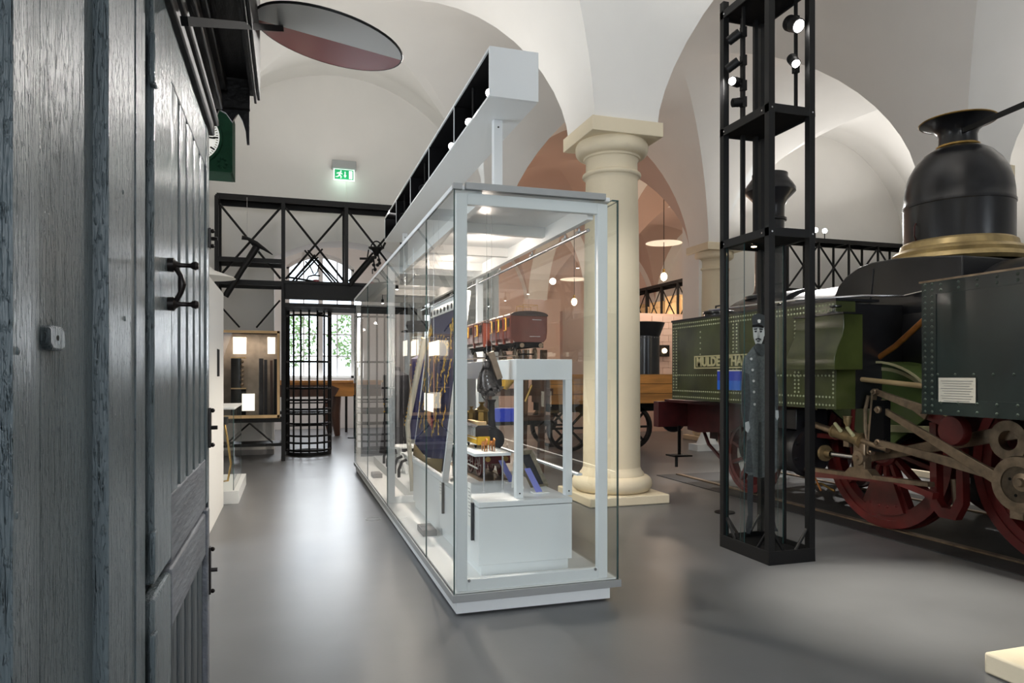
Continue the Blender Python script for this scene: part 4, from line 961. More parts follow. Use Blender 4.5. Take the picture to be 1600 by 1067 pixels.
for z in (FZ0 + 0.035, FZ0 + 0.105, FZ1 - 0.03, FZ1 - 0.075): rrow(FY0 + 0.03, FY1 - 0.03, z, z, 66)
rrow(FY0 + 0.03, FY1 - 0.03, FZ0 + 0.29, FZ0 + 0.29, 60)
for y in (FY1 - 0.035, FY1 - 0.10, 6.32, 6.38, 5.38, 5.43, FY0 + 0.03): rrow(y, y, FZ0 + 0.14, FZ1 - 0.11, 20)
rrow(7.0, 7.0, FZ0 + 0.4, FZ1 - 0.15, 7)
obj('rivets', m, RIVET, t, kind='stuff')
# filler lid on the tank
fy, fx = 7.05, 4.72
obj('filler_lid', MB().lathe([(0.0, 2.14), (0.16, 2.13), (0.18, 2.12), (0.18, 2.10), (0.165, 2.09), (0.165, 2.05), (0, 2.05)], (fx, fy, 0), 'Z', 28), LBLACK, t)
obj('lid_handle', MB().tube([(fx, fy - 0.06, 2.13), (fx, fy - 0.06, 2.19), (fx, fy + 0.06, 2.19), (fx, fy + 0.06, 2.13)], 0.011, 8), LBLACK, t)
# name plate
ny0, ny1, nz0, nz1 = 5.98, 7.09, 1.465, 1.61
np_ = obj('name_plate', MB().box(SX - 0.022, SX - 0.004, ny0, ny1, nz0, nz1), TGREEN, t)
obj('plate_rim', MB().box(SX - 0.03, SX - 0.022, ny0, ny1, nz0, nz0 + 0.014).box(SX - 0.03, SX - 0.022, ny0, ny1, nz1 - 0.014, nz1).box(SX - 0.03, SX - 0.022, ny0, ny0 + 0.014, nz0 + .014, nz1 - .014).box(SX - 0.03, SX - 0.022, ny1 - 0.014, ny1, nz0 + .014, nz1 - .014), CREAMP, np_)
text('MULDENTHAL', 0.138, frame_mx((SX - 0.026, ny1 - 0.045, nz0 + 0.03), (0, -1, 0), (0, 0, 1)), CREAMP, np_, 'lettering', 0.004, offset=0.005, sx=1.03)
# projecting green box (sand box) beside the tank end
pf = [(4.34, 1.90), (4.345, 1.80), (4.33, 1.72), (4.28, 1.62), (4.25, 1.54), (4.25, 1.44), (4.54, 1.44), (4.54, 1.90)]
sb = obj('sand_box', MB().prism(pf, 4.72, 5.30, 'Y'), TGREEN, t, 0.004)
obj('box_lid', MB().box(4.33, 4.56, 4.71, 5.31, 1.90, 1.915), LBLACK, sb)
obj('box_valve', MB().lathe([(0.07, 1.915), (0.07, 1.93), (0.03, 1.94), (0.03, 1.97), (0.05, 1.98), (0.05, 1.99), (0, 1.99)], (4.47, 4.95, 0), 'Z', 16), LBLACK, sb)
obj('handrail', MB().tube([(SX - 0.02, 6.8, 2.11), (SX - 0.02, 5.4, 2.08), (4.8, 5.0, 2.09), (5.22, 4.95, 2.10), (5.24, 4.3, 2.16)], 0.011, 8), SCREW, t)
# rear side tank
ry0, ry1, rz0, rz1 = 1.6, 4.06, 1.11, 2.07
obj('rear_side_tank', MB().box(SX, 5.24, ry0, ry1, rz0, rz1), TGREEN_D, t, 0.004)
obj('rear_tank_lip', MB().box(SX - 0.012, 5.24, ry0, ry1 + 0.02, rz1, rz1 + 0.014), STEELW, t)
obj('strapping', MB().box(SX - 0.006, SX, ry0, ry1, rz1 - 0.09, rz1).box(SX - 0.006, SX, ry1 - 0.12, ry1, rz0 + 0.11, rz1 - 0.09).box(SX - 0.006, SX, ry0, ry1, rz0, rz0 + 0.11), TGREEN_D, t)
m = MB()
for k in range(22):
    z = rz0 + 0.02 + k * 0.044
    for dy in (0.03, 0.088): m.rivet((SX - 0.006, ry1 - dy, z), n3, 0.012)
for k in range(16):
    y = ry1 - 0.16 - k * 0.14
    for z in (rz1 - 0.025, rz1 - 0.065): m.rivet((SX - 0.006, y, z), n3, 0.012)
    for z in (rz0 + 0.03, rz0 + 0.09): m.rivet((SX - 0.006, y, z), n3, 0.012)
    m.rivet((SX, y + 0.03, 1.40), n3, 0.011)
obj('rivets', m, RIVET_D, t, kind='stuff')
a = at(1468, 590, X=SX); b = at(1526, 630, X=SX)
pl = obj('information_plate', MB().box(SX - 0.010, SX - 0.006, b.y, a.y, b.z, a.z), mat('silver_plate', (206, 202, 190), 0.4), t)
m = MB()
for k in range(9):
    z = a.z - 0.02 - k * 0.0175; dy = 0.02 + 0.012 * (k % 3); m.box(SX - 0.0115, SX - 0.010, b.y + dy, a.y - dy, z - 0.004, z)
obj('engraved_lines', m, GREYB, pl)
# cab roof glimpse and rear boiler top
obj('rear_boiler_cover', MB().lathe([(0.0, 1.2), (0.74, 1.2), (0.74, 4.05), (0.70, 4.09), (0.0, 4.09)], (LX, 0, 1.66), 'Y', 40), LBLACK, t)
# footplate frame
obj('main_frame', MB().box(5.35, 5.40, 1.2, 8.2, 0.55, 1.05).box(6.40, 6.45, 1.2, 8.2, 0.55, 1.05), REDD, t)
obj('footplate', MB().box(4.70, 7.1, 5.9, 8.25, 1.04, 1.075), REDD, t)
obj('buffer_beam', MB().box(4.55, 7.25, 8.15, 8.27, 0.72, 1.05), REDD, t, 0.004)
obj('side_valance', MB().prism([(8.15, 1.04), (8.15, 0.68), (7.9, 0.66), (7.2, 0.72), (6.7, 0.95), (5.9, 1.04)], 4.98, 5.0, 'X'), REDD, t)
for bx in (5.02, 6.78):
    obj('buffer', MB().lathe([(0.06, 8.27), (0.06, 8.55), (0.19, 8.56), (0.19, 8.59), (0.1, 8.62), (0, 8.625)], (bx, 0, 0.80), 'Y', 28), LBLACK, t)
obj('step_bracket', MB().beam((4.8, 8.05, 0.74), (4.8, 8.05, 0.36), 0.04, 0.015), BLACK, t)
obj('step', MB().box(4.66, 4.92, 7.93, 8.15, 0.35, 0.37), BLACK, t)
obj('step_post', MB().rod((4.8, 8.12, 0.36), (4.8, 8.12, 0.20), 0.02, n=8), BLACK, t)
m = MB().tube([(5.17, 7.65, 0.72), (5.17, 7.6, 0.5), (5.17, 7.62, 0.33), (5.17, 7.62, 0.08)], [0.075, 0.065, 0.05, 0.035], 8)
m.tube([(5.17, 8.1, 0.72), (5.17, 7.95, 0.5), (5.17, 7.66, 0.34)], 0.022, 8)
obj('guard_iron', m, REDD, t)


def big_wheel(cy, r, label=None, n=14, x=WX, cw=None, mt=RED):
    w = 0.12
    rim = MB().lathe([(r * 0.90, x - w / 2), (r, x - w / 2), (r, x + w / 2 - 0.03), (r + 0.012, x + w / 2 - 0.02), (r + 0.012, x + w / 2), (r * 0.90, x + w / 2), (r * 0.90, x - w / 2)], (0, cy, r + 0.02), 'X', 56)
    rim.lathe([(r * 0.80, x - w / 2 + 0.015), (r * 0.90, x - w / 2 + 0.015), (r * 0.90, x + w / 2 - 0.015), (r * 0.80, x + w / 2 - 0.015), (r * 0.80, x - w / 2 + 0.015)], (0, cy, r + 0.02), 'X', 56)
    wo = obj('wheel', rim, mt, t)
    obj('hub', MB().lathe([(0, x - w * 0.7), (r * 0.17, x - w * 0.7), (r * 0.21, x - w / 2), (r * 0.21, x + w / 2), (0, x + w / 2)], (0, cy, r + 0.02), 'X', 28), mt, wo)
    for k in range(n):
        a = 2 * PI * (k + 0.5) / n
        obj('spoke', MB().beam((x, cy + r * 0.18 * math.cos(a), r + 0.02 + r * 0.18 * math.sin(a)), (x, cy + r * 0.82 * math.cos(a), r + 0.02 + r * 0.82 * math.sin(a)), 0.035, 0.075, up=(1, 0, 0)), mt, wo)
    if cw:
        a0, a1 = cw; q_ = MB().arc_prism(cy, r + 0.02, r * 0.38, r * 0.83, a0, a1, x - w / 2 - 0.012, x - w / 2 + 0.03, 8)
        obj('counterweight', q_, mt, wo)
        mm = MB()
        for k in range(4):
            aa = a0 + (a1 - a0) * (k + 0.5) / 4; mm.rivet((x - w / 2 - 0.012, cy + r * 0.72 * math.cos(aa), r + 0.02 + r * 0.72 * math.sin(aa)), n3, 0.016)
        obj('rivets', mm, mt, wo, kind='stuff')
    return wo


big_wheel(5.08, 0.70, cw=(PI * 1.5 - 0.42, PI * 1.5 + 0.36))
big_wheel(3.50, 0.70, cw=(PI * 0.6, PI * 0.9))
big_wheel(7.05, 0.44, n=9)
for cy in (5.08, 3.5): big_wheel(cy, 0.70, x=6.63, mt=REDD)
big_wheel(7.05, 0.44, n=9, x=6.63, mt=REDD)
for cy, r in ((5.08, .7), (3.5, .7), (7.05, .44)): obj('axle', MB().rod((WX, cy, r + .02), (6.63, cy, r + .02), 0.08, n=16), REDD, t)
# splasher over the driving wheel
obj('splasher', MB().arc_prism(5.02, 0.70, 0.0, 0.80, 0.55, PI - 0.62, 5.02, 5.05, 24).arc_prism(5.02, 0.70, 0.80, 0.815, 0.5, PI - 0.5, 4.96, 5.30, 24), LGREEN, t)
obj('splasher_lining', MB().arc_prism(5.02, 0.70, 0.735, 0.765, 0.5, PI - 0.5, 5.014, 5.02, 24).arc_prism(5.02, 0.70, 0.80, 0.82, 0.45, PI - 0.45, 4.95, 4.96, 24), CREAMP, t)
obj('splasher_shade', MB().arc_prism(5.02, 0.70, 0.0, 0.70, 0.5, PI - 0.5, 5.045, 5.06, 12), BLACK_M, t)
# cylinder and motion
cy_ = (4.86, 0, 0.64)
obj('cylinder', MB().lathe([(0, 5.70), (0.23, 5.70), (0.25, 5.73), (0.25, 5.76), (0.22, 5.77), (0.22, 6.45), (0.25, 6.46), (0.25, 6.52), (0, 6.53)], cy_, 'Y', 36), LBLACK2, t)
m = MB()
for k in range(8):
    a = 2 * PI * k / 8 + 0.3; m.rod((4.86 + 0.19 * math.cos(a), 5.70, 0.64 + 0.19 * math.sin(a)), (4.86 + 0.19 * math.cos(a), 5.672, 0.64 + 0.19 * math.sin(a)), 0.018, n=6)
obj('cover_nuts', m, LBLACK, t, kind='stuff')
obj('valve_chest', MB().box(4.72, 5.1, 5.75, 6.45, 0.86, 1.06), LBLACK2, t, 0.01)
obj('drain_pipe', MB().tube([(4.80, 5.66, 0.82), (4.79, 5.63, 0.76), (4.78, 5.6, 0.6), (4.78, 5.56, 0.42), (4.8, 5.5, 0.3)], 0.009, 6), COPPER, t)
MX = 4.72
def L(px, py, X=MX): return at(px, py, X=X)
obj('piston_rod', MB().rod(L(1290, 708), L(1352, 716), 0.022, n=12), SCREW, t)
obj('rod_gland', MB().lathe([(0.035, 0), (0.035, 0.07), (0.075, 0.075), (0.075, 0.10), (0.03, 0.105), (0.03, 0.13)], (L(1290, 708).x, L(1290, 708).y - 0.08, L(1290, 708).z), 'Y', 16), BRASS_D, t)
c = L(1347, 715)
obj('crosshead', MB().box(c.x - 0.035, c.x + 0.05, c.y - 0.06, c.y + 0.07, c.z - 0.10, c.z + 0.13), STEELW, t, 0.012)
obj('crosshead_pin', MB().lathe([(0, -0.075), (0.022, -0.075), (0.022, -0.055), (0.06, -0.05), (0.065, -0.035), (0.065, 0.0)], (c.x, c.y, c.z), 'X', 24), STEELW, t)
obj('slipper', MB().prism([(c.y - 0.16, c.z - 0.145), (c.y + 0.16, c.z - 0.145), (c.y + 0.10, c.z - 0.09), (c.y - 0.10, c.z - 0.09)], c.x - 0.04, c.x + 0.05, 'X'), STEELW, t)
a, b = L(1262, 732), L(1455, 757)
obj('slide_bar', MB().beam(a, b, 0.07, 0.035), STEELW, t)
a, b = L(1262, 740), L(1400, 750); e = L(1462, 775)
obj('slide_bar_bracket', MB().beam(a, b, 0.06, 0.05).beam(b, e, 0.06, 0.05), RED, t)
obj('upper_frame_bar', MB().beam(L(1268, 679, 4.95), L(1345, 686, 4.95), 0.05, 0.045), RED, t)
# valve spindle with bronze guide
a, b = L(1262, 660), L(1388, 702)
obj('valve_spindle', MB().rod(a, b, 0.03, n=14), STEELW, t)
g0, g1 = L(1306, 674), L(1345, 688); gm = L(1326, 681)
obj('spindle_guide', MB().rod(g0, g1, 0.055, n=18).rod(g0, g0.lerp(g1, -0.08), 0.062, n=18).rod(g1, g1.lerp(g0, -0.08), 0.07, n=18), BRASS_D, t)
for f in (0.25, 0.75):
    p = g0.lerp(g1, f); obj('guide_stud', MB().rod(p + Vector((-0.06, -0.05, 0.03)), p + Vector((-0.02, 0.06, 0.085)), 0.017, n=10), CREAMP, t)
p = L(1324, 664); obj('oil_cup', MB().lathe([(0.02, -0.03), (0.018, 0.0), (0.032, 0.02), (0.034, 0.065), (0.04, 0.07), (0.04, 0.08), (0, 0.08)], (p.x, p.y, p.z), 'Z', 16), BRASS_D, t)
obj('guide_bracket', MB().box(gm.x - 0.03, gm.x + 0.04, gm.y - 0.03, gm.y + 0.03, c.z + 0.08, gm.z - 0.04), STEELW, t)
# expansion link
obj('expansion_link', MB().tube([L(1357, 618), L(1352, 640), L(1352, 670), L(1358, 703)], 0.016, 8).tube([L(1380, 624), L(1379, 650), L(1381, 680), L(1382, 700)], 0.018, 8), STEELW, t)
obj('link_hanger', MB().beam(L(1366, 612), L(1358, 708), 0.02, 0.045, up=(1, 0, 0)), STEELW, t)
obj('link_block', MB().box(*sorted((MX - 0.02, MX + 0.05)), *sorted((L(1384, 650).y, L(1362, 650).y)), L(1370, 705).z, L(1370, 625).z), BLACK_M, t)
for px, py, r in ((1366, 612, 0.026), (1372, 640, 0.03), (1372, 692, 0.032), (1360, 707, 0.02)):
    p = L(px, py, MX - 0.03); obj('pin', MB().lathe([(0, -0.03), (r * 0.5, -0.03), (r * 0.5, -0.015), (r, -0.01), (r, 0.03)], tuple(p), 'X', 16), STEELW, t)
def bar(name, p, q_, w0, w1, mt=STEELW, th=0.03):
    p = Vector(p); q_ = Vector(q_); d = (q_ - p).normalized(); n_ = Vector((0, -d.z, d.y)).normalized()
    v = [p + n_ * w0 / 2, p - n_ * w0 / 2, q_ - n_ * w1 / 2, q_ + n_ * w1 / 2]; o_ = Vector((th, 0, 0))
    return obj(name, MB().add([x for x in v] + [x + o_ for x in v], [(0, 1, 2, 3), (7, 6, 5, 4), (0, 4, 5, 1), (1, 5, 6, 2), (2, 6, 7, 3), (3, 7, 4, 0)]), mt, t, 0.004)
bar('eccentric_rod', L(1374, 638), L(1556, 748, 4.62), 0.05, 0.085)
bar('eccentric_rod', L(1374, 692, 4.66), L(1556, 742, 4.66), 0.05, 0.085)
bar('lifting_arm', L(1366, 612), L(1440, 640), 0.045, 0.075)
bar('lifting_arm', L(1418, 630, 4.74), L(1447, 650, 4.74), 0.05, 0.07)
bar('reversing_lever', L(1440, 643, 4.8), L(1500, 672, 4.8), 0.09, 0.06, RED)
bar('connecting_rod', L(1352, 716, 4.84), L(1598, 672, 4.84), 0.07, 0.11)
bar('coupling_rod', L(1350, 668, 4.95), L(1460, 672, 4.95), 0.06, 0.06, CREAMP)
# big eccentric on the rear wheel
e = Vector((4.62, 3.457, 0.67))
obj('eccentric_strap', MB().lathe([(0.12, -0.02), (0.185, -0.02), (0.19, 0.0), (0.19, 0.03), (0.185, 0.05), (0.12, 0.05)], tuple(e), 'X', 40), STEELW, t)
ed = obj('eccentric_sheave', MB().lathe([(0, -0.012), (0.128, -0.012), (0.128, 0.05), (0, 0.05)], tuple(e), 'X', 36), mat('brown_steel', (92, 80, 66), 0.4, 0.6, var=0.3, scale=20), t)
obj('crank_pin', MB().lathe([(0, -0.06), (0.025, -0.06), (0.03, -0.05), (0.03, -0.035), (0.06, -0.03), (0.06, -0.012)], (e.x, e.y - 0.03, e.z + 0.02), 'X', 24), STEELW, ed)
for dy, dz in ((0.06, 0.03), (0.02, -0.075)): obj('sheave_hole', MB().lathe([(0, -0.0135), (0.011, -0.0135), (0.011, -0.01)], (e.x, e.y + dy, e.z + dz), 'X', 10), BLACK_M, ed)
obj('strap_lug', MB().box(e.x, e.x + 0.05, e.y - 0.02, e.y + 0.07, e.z - 0.235, e.z - 0.17), STEELW, t)
obj('crank_shaft', MB().rod((4.66, 3.5, 0.72), (5.2, 3.5, 0.72), 0.06, n=18), STEELW, t)
p = L(1578, 688, 4.80); obj('rod_big_end', MB().arc_prism(p.y, p.z, 0.07, 0.14, 0, 2 * PI, 4.78, 4.86, 24), STEELW, t)
# frame details
p = L(1487, 673, 4.70); obj('weight_disc', MB().lathe([(0, -0.02), (0.105, -0.015), (0.115, 0.0), (0.115, 0.06), (0, 0.06)], tuple(p), 'X', 32), RED, t)
a, b = L(1463, 660, 4.9), L(1463, 795, 4.9); c2 = L(1500, 700, 4.9)
hz = [(a.y + 0.03, a.z), (a.y - 0.03, a.z), (a.y - 0.04, b.z + 0.08), (a.y - 0.08, b.z + 0.03), (a.y - 0.16, b.z + 0.03), (c2.y - 0.0, b.z + 0.12), (c2.y, c2.z), (c2.y - 0.05, c2.z), (c2.y - 0.06, b.z + 0.08), (a.y - 0.2, b.z - 0.05), (a.y - 0.06, b.z - 0.05), (a.y + 0.02, b.z + 0.02)]
obj('horn_guide', MB().prism(hz, 4.86, 4.93, 'X'), RED, t)
obj('leaf_spring', MB().tube([(4.95, a.y - 0.12, b.z + 0.25), (4.95, a.y - 0.14, b.z + 0.05)], 0.03, 8), STEELW, t)
obj('feed_pipe', MB().tube([L(1308, 591, 4.8), L(1350, 593, 4.8), L(1450, 604, 4.8), L(1480, 607, 4.8)], 0.022, 10), mat('pale_pipe_paint', (204, 176, 132), 0.45), t)
obj('copper_pipe', MB().tube([L(1341, 550, 5.0), L(1343, 562, 5.0), L(1350, 569, 5.0), L(1362, 566, 5.0), L(1400, 540, 5.0), L(1455, 490, 5.0)], [0.018, 0.022, 0.025, 0.025, 0.025, 0.025], 12), COPPER, t)
obj('injector', MB().rod(L(1353, 530, 5.1), L(1353, 556, 5.1), 0.05, n=14).rod(L(1353, 512, 5.1), L(1353, 530, 5.1), 0.035, n=12).ball(L(1360, 515, 5.08), 0.03, 10, 8).rod(L(1350, 545, 5.02), L(1364, 524, 5.02), 0.014, n=8), LBLACK, t)
obj('injector_flange', MB().lathe([(0.0, -0.01), (0.11, -0.01), (0.12, 0.02), (0.12, 0.05)], (5.28, L(1368, 520, 5.28).y, L(1368, 520, 5.28).z), 'X', 28), LBLACK, t)
obj('drain_cock', MB().rod(L(1355, 574, 4.98), L(1355, 584, 4.98), 0.012, n=8).rod(L(1350, 577, 4.98), L(1359, 577, 4.98), 0.006, n=6), SCREW, t)
obj('sand_pipe', MB().tube([(4.75, 5.05, 1.44), (4.76, 5.05, 1.2), (4.78, 5.1, 0.8), (4.9, 5.2, 0.6)], 0.018, 8), RED, t)
obj('ash_pan', MB().box(5.45, 6.35, 3.9, 4.5, 0.35, 1.1), LBLACK2, t)
obj('underframe_pipe', MB().tube([(5.0, 6.0, 0.42), (5.0, 5.85, 0.30), (4.98, 5.7, 0.33), (5.0, 5.55, 0.28)], 0.012, 6), BRASS, t)
# track
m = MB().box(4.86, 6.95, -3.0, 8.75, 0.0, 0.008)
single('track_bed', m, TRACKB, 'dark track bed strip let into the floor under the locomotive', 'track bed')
for x, lab in ((5.135, 'steel rail under the near wheels of the locomotive'), (6.595, 'steel rail under the far wheels of the locomotive')):
    single('steel_rail', MB().box(x, x + 0.065, -3.0, 8.7, 0.008, 0.022), STEELW, lab, 'rail', 'rails in the museum floor')
# blue sign at the tank
a = at(1121, 580, X=4.2); b = at(1158, 610, X=4.2)
t = thing('blue_sign', 'bright blue information sign with white top edge on a stand before the nameplate', 'sign', (4.2, (a.y + b.y) / 2, 0))
obj('upper_band', MB().box(4.198, 4.206, b.y, a.y, (a.z + b.z) / 2, a.z), BLUE2, t); obj('lower_band', MB().box(4.198, 4.206, b.y, a.y, b.z, (a.z + b.z) / 2), BLUE, t)
obj('top_edge', MB().box(4.197, 4.207, b.y, a.y, a.z, a.z + 0.012), PAPER, t)
ys = at(1131, 700, X=4.2).y
obj('stand', MB().rod((4.21, ys, 0), (4.21, ys, a.z), 0.008, n=8).rod((4.21, ys, 0), (4.21, ys, 0.01), 0.10, n=20), BLACK, t)

# ------------------------------------------------------------------ gantries
def gantry(name, label, o, d, n, zt, zm, depth, floor_posts=(), pw=0.03, brace=True, plate=True, bay=1.0):
    """lattice of n one metre bays from o in direction d (unit, xy); z from zm to zt"""
    o = Vector(o); d = Vector(d); nrm = Vector((-d.y, d.x, 0)) * depth; d = d * bay
    t = thing(name, label, 'gantry', (o.x, o.y, 0), 'black lattice gantries along the walls')
    for k in range(n + 1):
        for s in (0, 1):
            p = o + d * k + nrm * s; z0 = 0 if (k in floor_posts) else zm
            obj('post', MB().box(p.x - pw, p.x + pw, p.y - pw, p.y + pw, z0, zt), BLACK, t)
    for z in (zt, zm):
        for s in (0, 1):
            p, q_ = o + nrm * s, o + d * n + nrm * s
            obj('rail', MB().beam((p.x, p.y, z), (q_.x, q_.y, z), 0.04, 0.08), BLACK, t)
    for k in range(n + 1):
        p, q_ = o + d * k, o + d * k + nrm
        for zz in (zt, zm): obj('cross_rail', MB().beam((p.x, p.y, zz), (q_.x, q_.y, zz), 0.04, 0.06), BLACK, t)
    if plate:
        p, q_ = o + nrm * 0.5, o + d * n + nrm * 0.5; obj('top_plate', MB().beam((p.x, p.y, zt + 0.045), (q_.x, q_.y, zt + 0.045), depth, 0.01), BLACK_M, t)
    if brace:
        for k in range(n):
            for s in ((0, 1) if brace == 2 else (0,)):
                p, q_ = o + d * (k + 0.04) + nrm * s, o + d * (k + 0.96) + nrm * s
                obj('brace', MB().rod((p.x, p.y, zm + 0.08), (q_.x, q_.y, zt - 0.12), 0.02, n=6), BLACK, t)
                obj('brace', MB().rod((p.x, p.y, zt - 0.12), (q_.x, q_.y, zm + 0.08), 0.02, n=6), BLACK, t)
    return t


G1 = gantry('lattice_gantry', 'black steel lattice gantry before the left back wall, holding pickaxe and lit case', (-1.09, 12.05, 0), (1, 0, 0), 4, 4.22, 2.87, 0.5, (0, 1, 4))
t = G1
obj('shelf_rail', MB().box(-1.09, -0.1, 12.0, 12.06, 3.19, 3.26), BLACK, t); obj('shelf_rail', MB().box(-1.09, -0.1, 12.52, 12.58, 3.19, 3.26), BLACK, t)
for s in (0, 1): obj('lower_rail', MB().beam((-1.09, 12.05 + 0.5 * s, 0.66), (-0.1, 12.05 + 0.5 * s, 0.66), 0.04, 0.06), BLACK, t)
obj('lower_shelf', MB().box(-1.09, -0.1, 12.05, 12.55, 0.24, 0.29), BLACK, t)
for z0, z1 in ((0.30, 0.62),):
    obj('brace', MB().rod((-0.95, 12.05, z0), (-0.6, 12.05, z1), 0.016, n=6), BLACK, t); obj('brace', MB().rod((-0.25, 12.05, z0), (-0.6, 12.05, z1), 0.016, n=6), BLACK, t)
obj('brace', MB().rod((-1.05, 12.05, 2.5), (-0.75, 12.05, 2.15), 0.016, n=6), BLACK, t); obj('brace', MB().rod((-0.14, 12.05, 2.6), (-0.5, 12.05, 2.15), 0.016, n=6), BLACK, t)
# deep fascia over the passage
obj('fascia', MB().box(-0.07, 2.9, 12.02, 12.06, 2.62, 2.88), BLACK, t); obj('fascia_rail', MB().box(-0.07, 2.9, 12.0, 12.04, 2.50, 2.56), BLACK, t)
obj('passage_soffit', MB().box(-0.07, 2.9, 12.06, 13.0, 2.50, 2.54), BLACK_M, t)
obj('bridge_deck', MB().box(-0.07, 2.9, 11.98, 13.0, 2.88, 2.92), BLACK, t)
gantry('lattice_gantry', 'black lattice gantry with bright spotlight before the white wall, behind the locomotive', (9.85, 12.25, 0), (1, 0, 0), 5, 4.22, 3.15, 0.45, (0, 5), pw=0.018, brace=True, bay=0.78)
gantry('lattice_gantry', 'distant black lattice gantry holding pale wooden crates', (11.4, 16.2, 0), (0, 1, 0), 8, 4.27, 2.98, -0.6, (0, 4, 8), brace=1, plate=True)
# spotlights on the gantries
for x, y, z, lit, lab in ((10.5, 12.2, 4.36, True, 'dazzling spotlight on the lattice gantry right of the steel tower'), (10.78, 12.25, 4.37, True, 'smaller spotlight beside the dazzling one on the gantry'),
                          (11.5, 17.6, 4.42, True, 'leftmost of three spotlights on the distant gantry'), (11.5, 16.9, 4.42, True, 'middle of three spotlights on the distant gantry'), (11.5, 16.4, 4.46, True, 'rightmost of three spotlights on the distant gantry')):
    t = thing('gantry_spotlight', lab, 'spotlight', (x, y, z - 0.08), 'spotlights on the gantries')
    d = Vector((-0.6, -0.75, -0.2)).normalized(); c = Vector((x, y, z + 0.06))
    obj('bracket', MB().rod((x, y, z - 0.1), (x, y, z + 0.06), 0.01, n=6), BLACK, t); obj('housing', MB().rod(c - d * 0.1, c + d * 0.05, 0.06, n=16), BLACK, t)
    obj('lamp_face', MB().rod(c + d * 0.0505, c + d * 0.055, 0.05, n=16), LAMP, t)
# crates on the distant gantry
for k in range(7):
    y = 16.3 + k * 1.0; x0 = 10.9 + (0.05 if k % 2 else 0); h = 0.86 - 0.1 * (k % 3)
    x0, x1 = 11.5, 11.95; z = 3.03
    t = thing('wooden_crate', 'pale wooden crate on the distant gantry, number %s from the near end' % ['one', 'two', 'three', 'four', 'five', 'six', 'seven'][k], 'crate', (x0, y, z), 'pale crates on the distant gantry')
    for j in range(4):
        zz = z + h * j / 4; obj('plank', MB().box(x0, x0 + 0.02, y, y + 0.84, zz, zz + h / 4 - 0.012), WOODP, t)
    obj('box_body', MB().box(x0 + 0.02, x1, y + 0.01, y + 0.83, z, z + h - 0.02), WOODP, t)
    for yy in (y + 0.03, y + 0.75): obj('batten', MB().box(x0 - 0.02, x0, yy, yy + 0.06, z, z + h), WOODP, t)

# pickaxe
t = thing('pickaxe', 'large black iron pickaxe hanging in the first bay of the gantry', 'pickaxe', tuple(at(400, 460, Y=11.95)))
P_ = lambda px, py: at(px, py, Y=11.93)
obj('handle', MB().tube([P_(352, 463), P_(378, 422), P_(401, 386)], [0.05, 0.045, 0.06], 10), BLACK, t)
obj('pick_head', MB().tube([P_(378, 371), P_(388, 373), P_(400, 381), P_(413, 389), P_(426, 398)], [0.035, 0.025, 0.045, 0.025, 0.008], 8), BLACK, t)
obj('wire', MB().rod(P_(386, 372), tuple(P_(386, 372).xy) + (4.2,), 0.003, n=4), SCREW, t)
# ornate switch lantern
t = thing('signal_lantern', 'ornate black iron signal fitting fixed on the gantry brace at the right', 'signal fitting', tuple(at(588, 430, Y=11.9)))
Q_ = lambda px, py: at(px, py, Y=11.92)
hoop = [Q_(588 + 9 * math.cos(a), 390 - 13 * math.sin(a)) for a in [PI * k / 10 for k in range(11)]]
obj('hoop', MB().tube(hoop, 0.012, 6), BLACK, t)
obj('crossbar', MB().rod(Q_(576, 387), Q_(600, 387), 0.02, n=8).rod(Q_(598, 387), Q_(602, 379), 0.018, n=8), BLACK, t)
obj('funnel', MB().tube([Q_(588, 389), Q_(588, 396), Q_(587, 400)], [0.1, 0.05, 0.03], 10), BLACK, t)
m = MB()
for px, py in ((580, 408), (586, 402), (592, 406), (584, 414), (590, 414), (586, 421), (593, 411)): m.ball(Q_(px, py), 0.03, 8, 6)
m.rod(Q_(576, 390), Q_(574, 402), 0.012, n=6).rod(Q_(590, 396), Q_(594, 411), 0.014, n=6).rod(Q_(562, 404), Q_(577, 404), 0.02, n=6).rod(Q_(582, 420), Q_(582, 428), 0.01, n=6).rod(Q_(583, 400), Q_(586, 424), 0.015, n=6)
obj('mechanism', m, BLACK, t)
obj('lever', MB().rod(Q_(546, 446), Q_(583, 402), 0.035, n=8), BLACK, t)
# iron rods behind on the bridge
t = thing('crossing_rods', 'bundle of crossing dark iron rods and wheel arc on the bridge before the arched window', 'iron frame', (0.6, 12.6, 2.92))
R_ = lambda px, py: at(px, py, Y=12.55)
for a_, b_ in (((453, 444), (492, 398)), ((452, 450), (497, 402)), ((450, 447), (504, 389)), ((532, 451), (481, 391)), ((528, 452), (476, 391)), ((535, 448), (490, 400))):
    obj('rod', MB().rod(R_(*a_), R_(*b_), 0.016, n=6), BLACK, t)
obj('arched_rod', MB().tube([R_(477, 408), R_(484, 415), R_(489, 426), R_(491, 430), R_(496, 425), R_(499, 412)], 0.012, 6), BLACK, t)
obj('wheel_arc', MB().tube([R_(479, 450), R_(478, 440), R_(482, 432), R_(490, 430), R_(500, 431)], 0.014, 6), BLACK, t)
obj('guard_rail', MB().rod(R_(450, 433), R_(500, 441), 0.018, n=6), BLACK, t)
obj('red_lantern', MB().lathe([(0.09, 0), (0.09, 0.05), (0.05, 0.08), (0.05, 0.16), (0, 0.17)], tuple(at(494, 452, Y=12.55)), 'Z', 12), DISCR, t)

